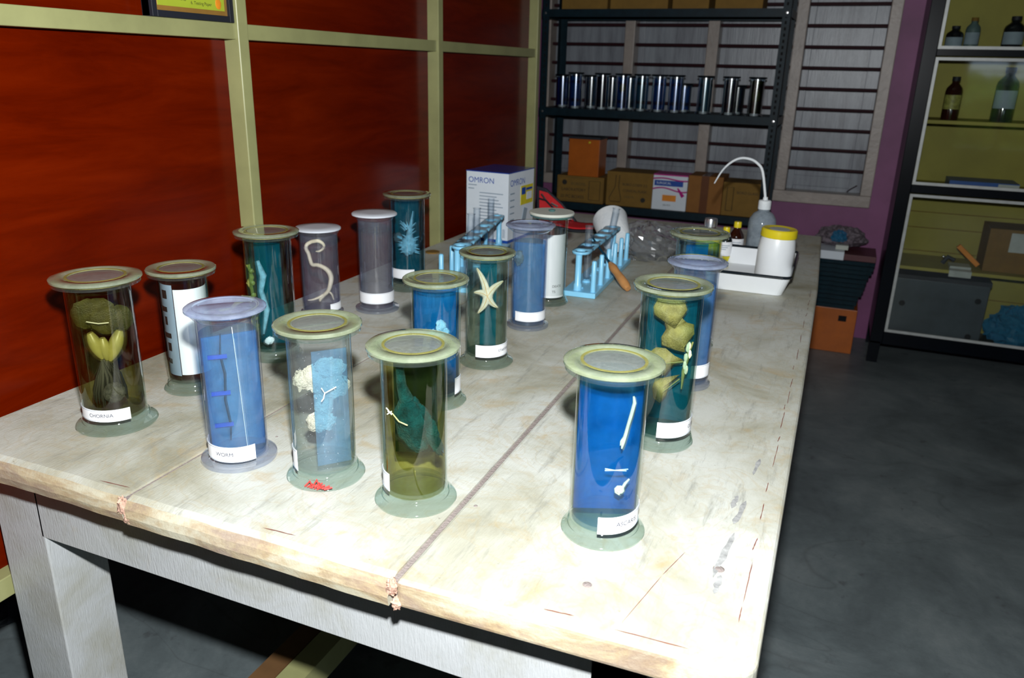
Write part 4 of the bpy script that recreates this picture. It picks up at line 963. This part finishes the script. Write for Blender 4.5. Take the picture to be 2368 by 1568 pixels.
MB().lathe([(0, 0), (.014, 0), (.014, .001), (0, .001)], 20, Matrix.Translation((-W * .68, -.0001, Hh * .74)) @ Matrix.Rotation(PI / 2, 4, 'X')).build('printed_emblem', 'ink', c)
def outline(c, pts, mat='ink', r=.0016): return MB().tube([(x, -.001, z) for x, z in pts], r, 5).build('printed_outline', mat, c)
outline(c, [(W * .38, Hh * .12), (W * .38, Hh * .85), (W * .85, Hh * .85), (W * .85, Hh * .12), (W * .38, Hh * .12)])
outline(c, [(-W * .95, Hh * .06), (-W * .95, Hh * .94), (W * .95, Hh * .94), (W * .95, Hh * .06), (-W * .95, Hh * .06)], 'inkfaint', .001)
c, W, Hh = carton(1402, 1508, 399, 'brown carton printed with a conical flask, second on the lower shelf of the rack', 'card', group=GB)
lettering('BORO COEFF 3.3', .018, 'ink', c, (-W * .30, -.0008, Hh * .64)); lettering('CONICAL FLASK', .018, 'ink', c, (-W * .28, -.0008, Hh * .46)); lettering('5000 ML', .016, 'inkfaint', c, (-W * .2, -.0008, Hh * .28))
outline(c, [(-W * .6, Hh * .9), (-W * .62, Hh * .55), (-W * .86, Hh * .22), (-W * .82, Hh * .12), (-W * .36, Hh * .12), (-W * .34, Hh * .22), (-W * .46, Hh * .55), (-W * .44, Hh * .9)])
MB().lathe([(0, 0), (.013, 0), (.013, .001), (0, .001)], 20, Matrix.Translation((W * .62, -.0001, Hh * .22)) @ Matrix.Rotation(PI / 2, 4, 'X')).build('printed_emblem', 'ink', c)
c, W, Hh = carton(1509, 1588, 407, 'white and magenta carton with a blue title band, on the lower shelf of the rack', 'white', depth=.16, group=GB)
MB().box((-W * .92, -.0012, Hh * .70), (W * .75, -.0003, Hh * .86)).build('title_band', 'bluepr', c)
lettering('SURGICAL', .017, 'white', c, (-W * .8, -.0018, Hh * .78))
sw = MB()
for zz, am in ((.90, .03), (.60, .05)): sw.tube([(-W + 2 * W * k / 10, -.0006, Hh * (zz + am * math.sin(k * .55))) for k in range(11)], .004, 5)
sw.tube([(W * .45, -.0006, Hh * .66), (W * .8, -.0006, Hh * .42)], [.004, .011], 6); sw.build('magenta_swirl', 'pinkband', c)
MB().box((-W * .4, -.0012, Hh * .26), (W * .4, -.0003, Hh * .44)).build('orange_panel', 'orangepr', c)
lettering('100 PCS', .012, 'ink', c, (-W * .35, -.0009, Hh * .14))
MB().box((-W, .0005, Hh), (W, .15, Hh + .006)).build('carton_flap', 'pinkband', c)
c, W, Hh = carton(1590, 1670, 408, 'orange brown carton sealed with dark tape, on the lower shelf of the rack', 'card2', group=GB)
MB().box((-W * .25, -.0008, 0), (W * .2, .19, Hh + .0008)).build('sealing_tape', 'tape', c)
c, W, Hh = carton(1672, 1772, 424, 'low brown printed carton at the right end of the lower rack shelf', 'card', group=GB)
lettering('BORO GLASS', .018, 'ink', c, (-W * .35, -.0008, Hh * .7)); outline(c, [(-W * .8, Hh * .15), (-W * .8, Hh * .85), (-W * .5, Hh * .85), (-W * .5, Hh * .15), (-W * .8, Hh * .15)])
c, W, Hh = carton(1314, 1384, 322, 'upright orange laminate box standing on the leftmost brown carton', 'orangewood', depth=.14, z=SZ[0] + H1 + .001, name='wooden_box', ypx=380)
MB().box((-W - .003, -.003, Hh), (W + .003, .145, Hh + .012)).build('box_lid', 'black', c)
MB().blob((W * .35, -.003, Hh * .92), (.007, .004, .006), 0).build('knob', 'yellowpr', c)
for i, (a_, b_) in enumerate(((1300, 1405), (1412, 1545), (1556, 1640), (1655, 1765))):
    a, b = aty(a_, 0, RY0 + .03), aty(b_, 4, RY0 + .03)
    c = empty('carton', ((a.x + b.x) / 2, RY0 + .03, SZ[2] + .0005)); tag(c, ['leftmost yellow brown carton on the top shelf of the rack', 'wide yellow brown carton on the top shelf, second from the left', 'narrow yellow brown carton on the top shelf, third from the left', 'rightmost yellow brown carton on the top shelf of the rack'][i], 'box', 'cartons on the top shelf of the rack')
    MB().box((-(b.x - a.x) / 2, 0, 0), ((b.x - a.x) / 2, .2, .12)).build('carton_body', 'card', c, bevel=.002)

# ------------------------------------------------------------------ glazed cabinet
KY = 4.15; KX0 = .245; KX1 = 1.45; KZ0 = .10; KZ1 = 2.05
kb = empty('glazed_cabinet', ((KX0 + KX1) / 2, (KY + YW) / 2, 0)); tag(kb, 'black framed glazed cabinet with silver beading and yellow lining, at the right', 'cabinet')
kx, ky = (KX0 + KX1) / 2, (KY + YW) / 2
def kp(mb, name, mat, par=None, **k): mb.v = [(a - kx, b - ky, c) for a, b, c in mb.v]; return mb.build(name, mat, par or kb, **k)
kbk = YW - .012
kp(MB().box((KX0, KY + .02, KZ0), (KX0 + .02, kbk, KZ1)).box((KX1 - .02, KY + .02, KZ0), (KX1, kbk, KZ1)).box((KX0, KY + .02, KZ1), (KX1, kbk, KZ1 + .02)).box((KX0, KY + .02, KZ0), (KX1, kbk, KZ0 + .02)), 'carcass', 'cabinet')
kp(MB().box((KX0 + .02, kbk - .01, KZ0 + .02), (KX1 - .02, kbk, KZ1)).box((KX0 + .0201, KY + .03, KZ0 + .02), (KX0 + .024, kbk - .01, KZ1)).box((KX1 - .024, KY + .03, KZ0 + .02), (KX1 - .0201, kbk - .01, KZ1)), 'lining', 'cab_in')
for zz in (.30, .44, .52, .64, .72): kp(MB().tube([(KX0 + .03, kbk - .011, zz), (KX1 - .03, kbk - .011, zz)], .0022, 5), 'lining_groove', 'card')
for x in (KX0, KX1 - .05): 
    for y in (KY, kbk - .05): kp(MB().box((x, y, 0), (x + .05, y + .05, KZ0 + .01)), 'leg', 'cabinet')
bands = [(.175, .842), (.902, 1.447), (1.497, 2.0)]
zc = [KZ0, .165, .852, .892, 1.457, 1.487, 2.01, KZ1 + .02]
fr = MB().box((KX0, KY, KZ0), (.302, KY + .022, KZ1 + .02)).box((KX1 - .055, KY, KZ0), (KX1, KY + .022, KZ1 + .02))
for a, b in ((KZ0, .165), (.855, .893), (1.460, 1.490), (2.01, KZ1 + .02)): fr.box((.302, KY, a), (KX1 - .055, KY + .022, b))
kp(fr, 'front_frame', 'cabinet', bevel=.002)
for z0, z1 in bands:
    x0, x1 = .303, KX1 - .056; z0 -= .008; z1 += .008; w_ = .013
    d = kp(MB().box((x0 + .003, KY + .008, z0 + .003), (x1 - .003, KY + .012, z1 - .003)), 'glass_door', 'pane')
    mb = MB().box((x0, KY - .004, z0), (x0 + w_, KY + .004, z1)).box((x1 - w_, KY - .004, z0), (x1, KY + .004, z1)).box((x0 + w_, KY - .004, z0), (x1 - w_, KY + .004, z0 + w_)).box((x0 + w_, KY - .004, z1 - w_), (x1 - w_, KY + .004, z1))
    kp(mb, 'beading', 'bead', d)
shz = [.50, .878, 1.185, 1.475]
for z in shz: kp(MB().box((KX0 + .025, KY + .035, z - .016), (KX1 - .025, kbk - .012, z)), 'shelf', 'cab_in', bevel=.001)
def kpos(px, py, z, y): 
    return aty(px, py, y).x
def cab_bottle(px, py, z, R, Hs, label, mat, capm, labm='greyink', y=KY + .12):
    x = aty(px, py, y).x
    b = empty('cabinet_bottle', (x, y, z + .0005)); tag(b, label, 'bottle', 'bottles inside the glazed cabinet')
    MB().lathe([(0, 0), (R, 0), (R, Hs * .66), (R * .9, Hs * .74), (R * .42, Hs * .85), (R * .38, Hs * .95), (0, Hs * .95)], 24).build('bottle_body', mat, b)
    MB().lathe([(0, Hs * .90), (R * .48, Hs * .90), (R * .48, Hs), (0, Hs)], 18).build('stopper', capm, b)
    if labm: arc_label(b, R + .0005, -70, 60, Hs * .25, Hs * .58, labm)
    return b
cab_bottle(2205, 98, shz[3], .036, .115, 'short dark jar on the top cabinet shelf, leftmost', 'darkgl', 'black')
cab_bottle(2245, 98, shz[3], .030, .15, 'slim grey green bottle on the top cabinet shelf, between two darker ones', 'grey_lump', 'card')
cab_bottle(2340, 98, shz[3], .042, .155, 'wide dark bottle on the top cabinet shelf at the right', 'darkgl', 'black')
cab_bottle(2195, 270, shz[2], .036, .19, 'amber glass bottle standing alone on the middle cabinet shelf', 'amber', 'black', 'seaweed')
cab_bottle(2313, 280, shz[2], .046, .235, 'tall dark bottle with a pale label on the middle cabinet shelf', 'darkgl', 'black')
a, b = aty(2195, 430, KY + .08), aty(2355, 440, KY + .08)
c = empty('book', (a.x, KY + .07, shz[1] + .0005)); tag(c, 'blue covered book lying flat at the bottom of the middle cabinet bay', 'book')
W = b.x - a.x; MB().box((0, .002, .004), (W, .18, .034)).build('pages', 'bead', c); MB().box((0, 0, 0), (W, .185, .004)).box((0, 0, .034), (W, .185, .038)).box((-.003, 0, 0), (0, .185, .038)).box((0, 0, .004), (W * .7, .002, .034)).build('cover', 'bluebook', c)
# lower bay
x0 = aty(2062, 700, KY + .05).x; x1 = aty(2283, 700, KY + .05).x
c = empty('grey_box', (x0, KY + .045, KZ0 + .021)); tag(c, 'large dark grey wood grain box in the bottom of the cabinet', 'box')
W = .52; W = x1 - x0; MB().box((0, 0, 0), (W, .26, .315)).build('box_body', 'greybox', c, bevel=.003); MB().box((-.004, -.004, .315), (W + .004, .265, .335)).build('box_lid', 'black', c)
for x, z in ((.045, .19), (W - .05, .06), (W - .04, .24)): MB().lathe([(0, 0), (.014, 0), (.014, .002), (0, .002)], 18, Matrix.Translation((x, -.0002, z)) @ Matrix.Rotation(PI / 2, 4, 'X')).build('round_hole', 'hole', c)
bx0 = aty(2272, 600, KY + .14).x
c = empty('carton', (bx0, KY + .10, shz[0] + .0005)); tag(c, 'large brown carton on the lower shelf inside the cabinet', 'box')
MB().box((0, 0, 0), (.34, .22, .205)).build('carton_body', 'card', c, bevel=.002); MB().box((.09, -.0008, .10), (.17, .001, .19)).build('clear_tape', 'bead', c)
o = crump((0, 0, .10), (.13, .07, .12), 8, .8).build('blue_bag', 'bluefilm', None, loc=(aty(2362, 730, KY + .13).x + .02, KY + .13, KZ0 + .021)); tag(o, 'crumpled bright blue plastic bag beside the grey box in the cabinet', 'bag')
xs = aty(2222, 600, KY + .12).x
c = empty('white_card', (xs, KY + .12, shz[0] + .0005)); tag(c, 'folded white card hanging over the lower cabinet shelf edge', 'card')
MB().box((-.045, -.04, .0), (.045, .05, .012)).box((-.05, -.088, -.030), (.045, -.086, .0)).box((-.05, -.088, -.001), (.045, -.04, .0015)).build('card_sheet', 'bead', c)
c = empty('orange_block', (xs + .005, KY + .11, shz[0] + .013)); tag(c, 'orange block leaning across the white card in the cabinet', 'block')
o = MB().box((-.065, -.012, -.011), (.065, .012, .011)).build('block_body', 'orangepr', c, bevel=.002); o.rotation_euler = (0, .72, 0); o.location = (.02, 0, .052)
c = empty('black_clamp', (xs - .055, KY + .13, shz[0] + .0005)); tag(c, 'small black clamp behind the orange block in the cabinet', 'clamp')
MB().tube([(-.02, 0, .012), (0, 0, .045), (.03, 0, .03)], .011, 8).build('clamp_body', 'black', c); MB().blob((-.02, -.004, .045), (.008, .008, .008), 0).build('clamp_screw', 'metal', c)

# ------------------------------------------------------------------ stack right of the table
SY = 4.22
a, b = aty(1880, 800, SY), aty(1968, 808, SY)
c = empty('wooden_crate', ((a.x - .06 + b.x) / 2, SY, 0)); tag(c, 'orange laminate crate on the floor carrying the dark stack beside the table', 'crate')
W = (b.x - a.x + .06) / 2; HB = .235
MB().box((-W, 0, .0005), (W, .27, HB)).build('crate_body', 'orangewood', c, bevel=.002)
MB().box((W * .30, -.0012, HB - .065), (W * .62, .001, HB - .035)).build('hand_slot', 'hole', c)
z = HB + .001; r_ = random.Random(4); cx_ = (a.x - .06 + b.x) / 2
for k in range(11):
    w_ = W - .012 + .0045 * k + r_.uniform(-.004, .004); t_ = .0225
    o = MB().box((-w_, -.01, 0), (w_, .25, t_ - .001)).build('wrapped_tray', 'blackpl', None, bevel=.004, loc=(cx_ - .004 + .0015 * k, SY + .005 + r_.uniform(0, .01), z))
    tag(o, 'black shiny wrapped tray, one of eleven piled on the orange crate', 'tray', 'wrapped trays piled on the crate'); z += t_ + .0005
top = z
o = MB().box((-.075, -.01, 0), (.075, .22, .03)).build('maroon_folder', 'maroon', None, bevel=.002, loc=(cx_ + .09, SY + .01, top)); tag(o, 'maroon folder at the right on top of the wrapped trays', 'folder')
o = MB().box((-.095, -.012, 0), (.085, .18, .042)).build('white_carton', 'white', None, bevel=.002, loc=(cx_ - .07, SY - .0, top)); tag(o, 'low white carton lying on the wrapped trays beside the table edge', 'box')
o = MB().box((-.03, -.02, 0), (.03, .03, .022)).build('cream_box', 'lidcream', None, bevel=.001, loc=(cx_ + .0, SY + .06, top + .043)); tag(o, 'tiny cream box on top of the low white carton', 'box')
o = crump((0, 0, .045), (.115, .07, .050), 5, .5).build('paper_bundle', 'colourstuff', None, loc=(cx_ - .01, SY + .15, top + .043)); tag(o, 'dark mottled bundle on top of the stack beside the table', 'bundle')
o = crump((0, 0, .025), (.035, .03, .03), 6, .6).build('blue_wrapper', 'bluefilm', None, loc=(cx_ - .02, SY + .085, top + .075)); tag(o, 'small crumpled blue wrapper on the mottled bundle', 'wrapper')

o = crump((0, 0, .16), (.16, .22, .17), 11, .5).build('black_bag', 'black', None, loc=(atz(4, 1450, 0).x - .10, atz(4, 1450, 0).y, 0)); tag(o, 'slumped black bag on the floor left of the table, under the partition rail', 'bag')
# ------------------------------------------------------------------ framed certificate on the partition rail
a, b = atx(352, 38, -1.235), atx(540, 46, -1.235)
c = empty('framed_certificate', (-1.2345, a.y, 1.4405)); tag(c, 'black framed certificate with a lime green sheet resting on the partition rail', 'picture')
W = b.y - a.y; Hh = .26
MB().box((-.024, 0, 0), (-.006, W, Hh)).build('backing', 'black', c)
MB().box((-.024, 0, 0), (.002, .012, Hh)).box((-.024, W - .012, 0), (.002, W, Hh)).box((-.024, .012, 0), (.002, W - .012, .012)).box((-.024, .012, Hh - .012), (.002, W - .012, Hh)).build('frame', 'black', c, bevel=.001)
M['gold'] = plain('brown_gold_mount', (.42, .22, .05), .2, .3); M['lime'] = plain('lime_green_sheet', (.42, .50, .04), .3, vs=5)
mt = MB().box((-.006, .012, .012), (-.005, W - .012, Hh - .012)).build('mount', 'gold', c)
MB().box((-.005, .020, .021), (-.0042, W - .020, Hh - .021)).build('printed_sheet', 'lime', mt)
lettering('3. Simple Nutrients', .0088, 'ink', mt, (-.0040, .024, .036), face='+x'); lettering('1. Culture', .0088, 'ink', mt, (-.0040, .024, .049), face='+x')
lettering('5. Mid Posts', .0088, 'ink', mt, (-.0040, .105, .043), face='+x'); lettering('6. Testing Paper', .0088, 'ink', mt, (-.0040, .105, .031), face='+x')
MB().blob((-.0035, W - .038, .034), (.0008, .008, .010), .2).build('printed_emblem', 'orangepr', mt)
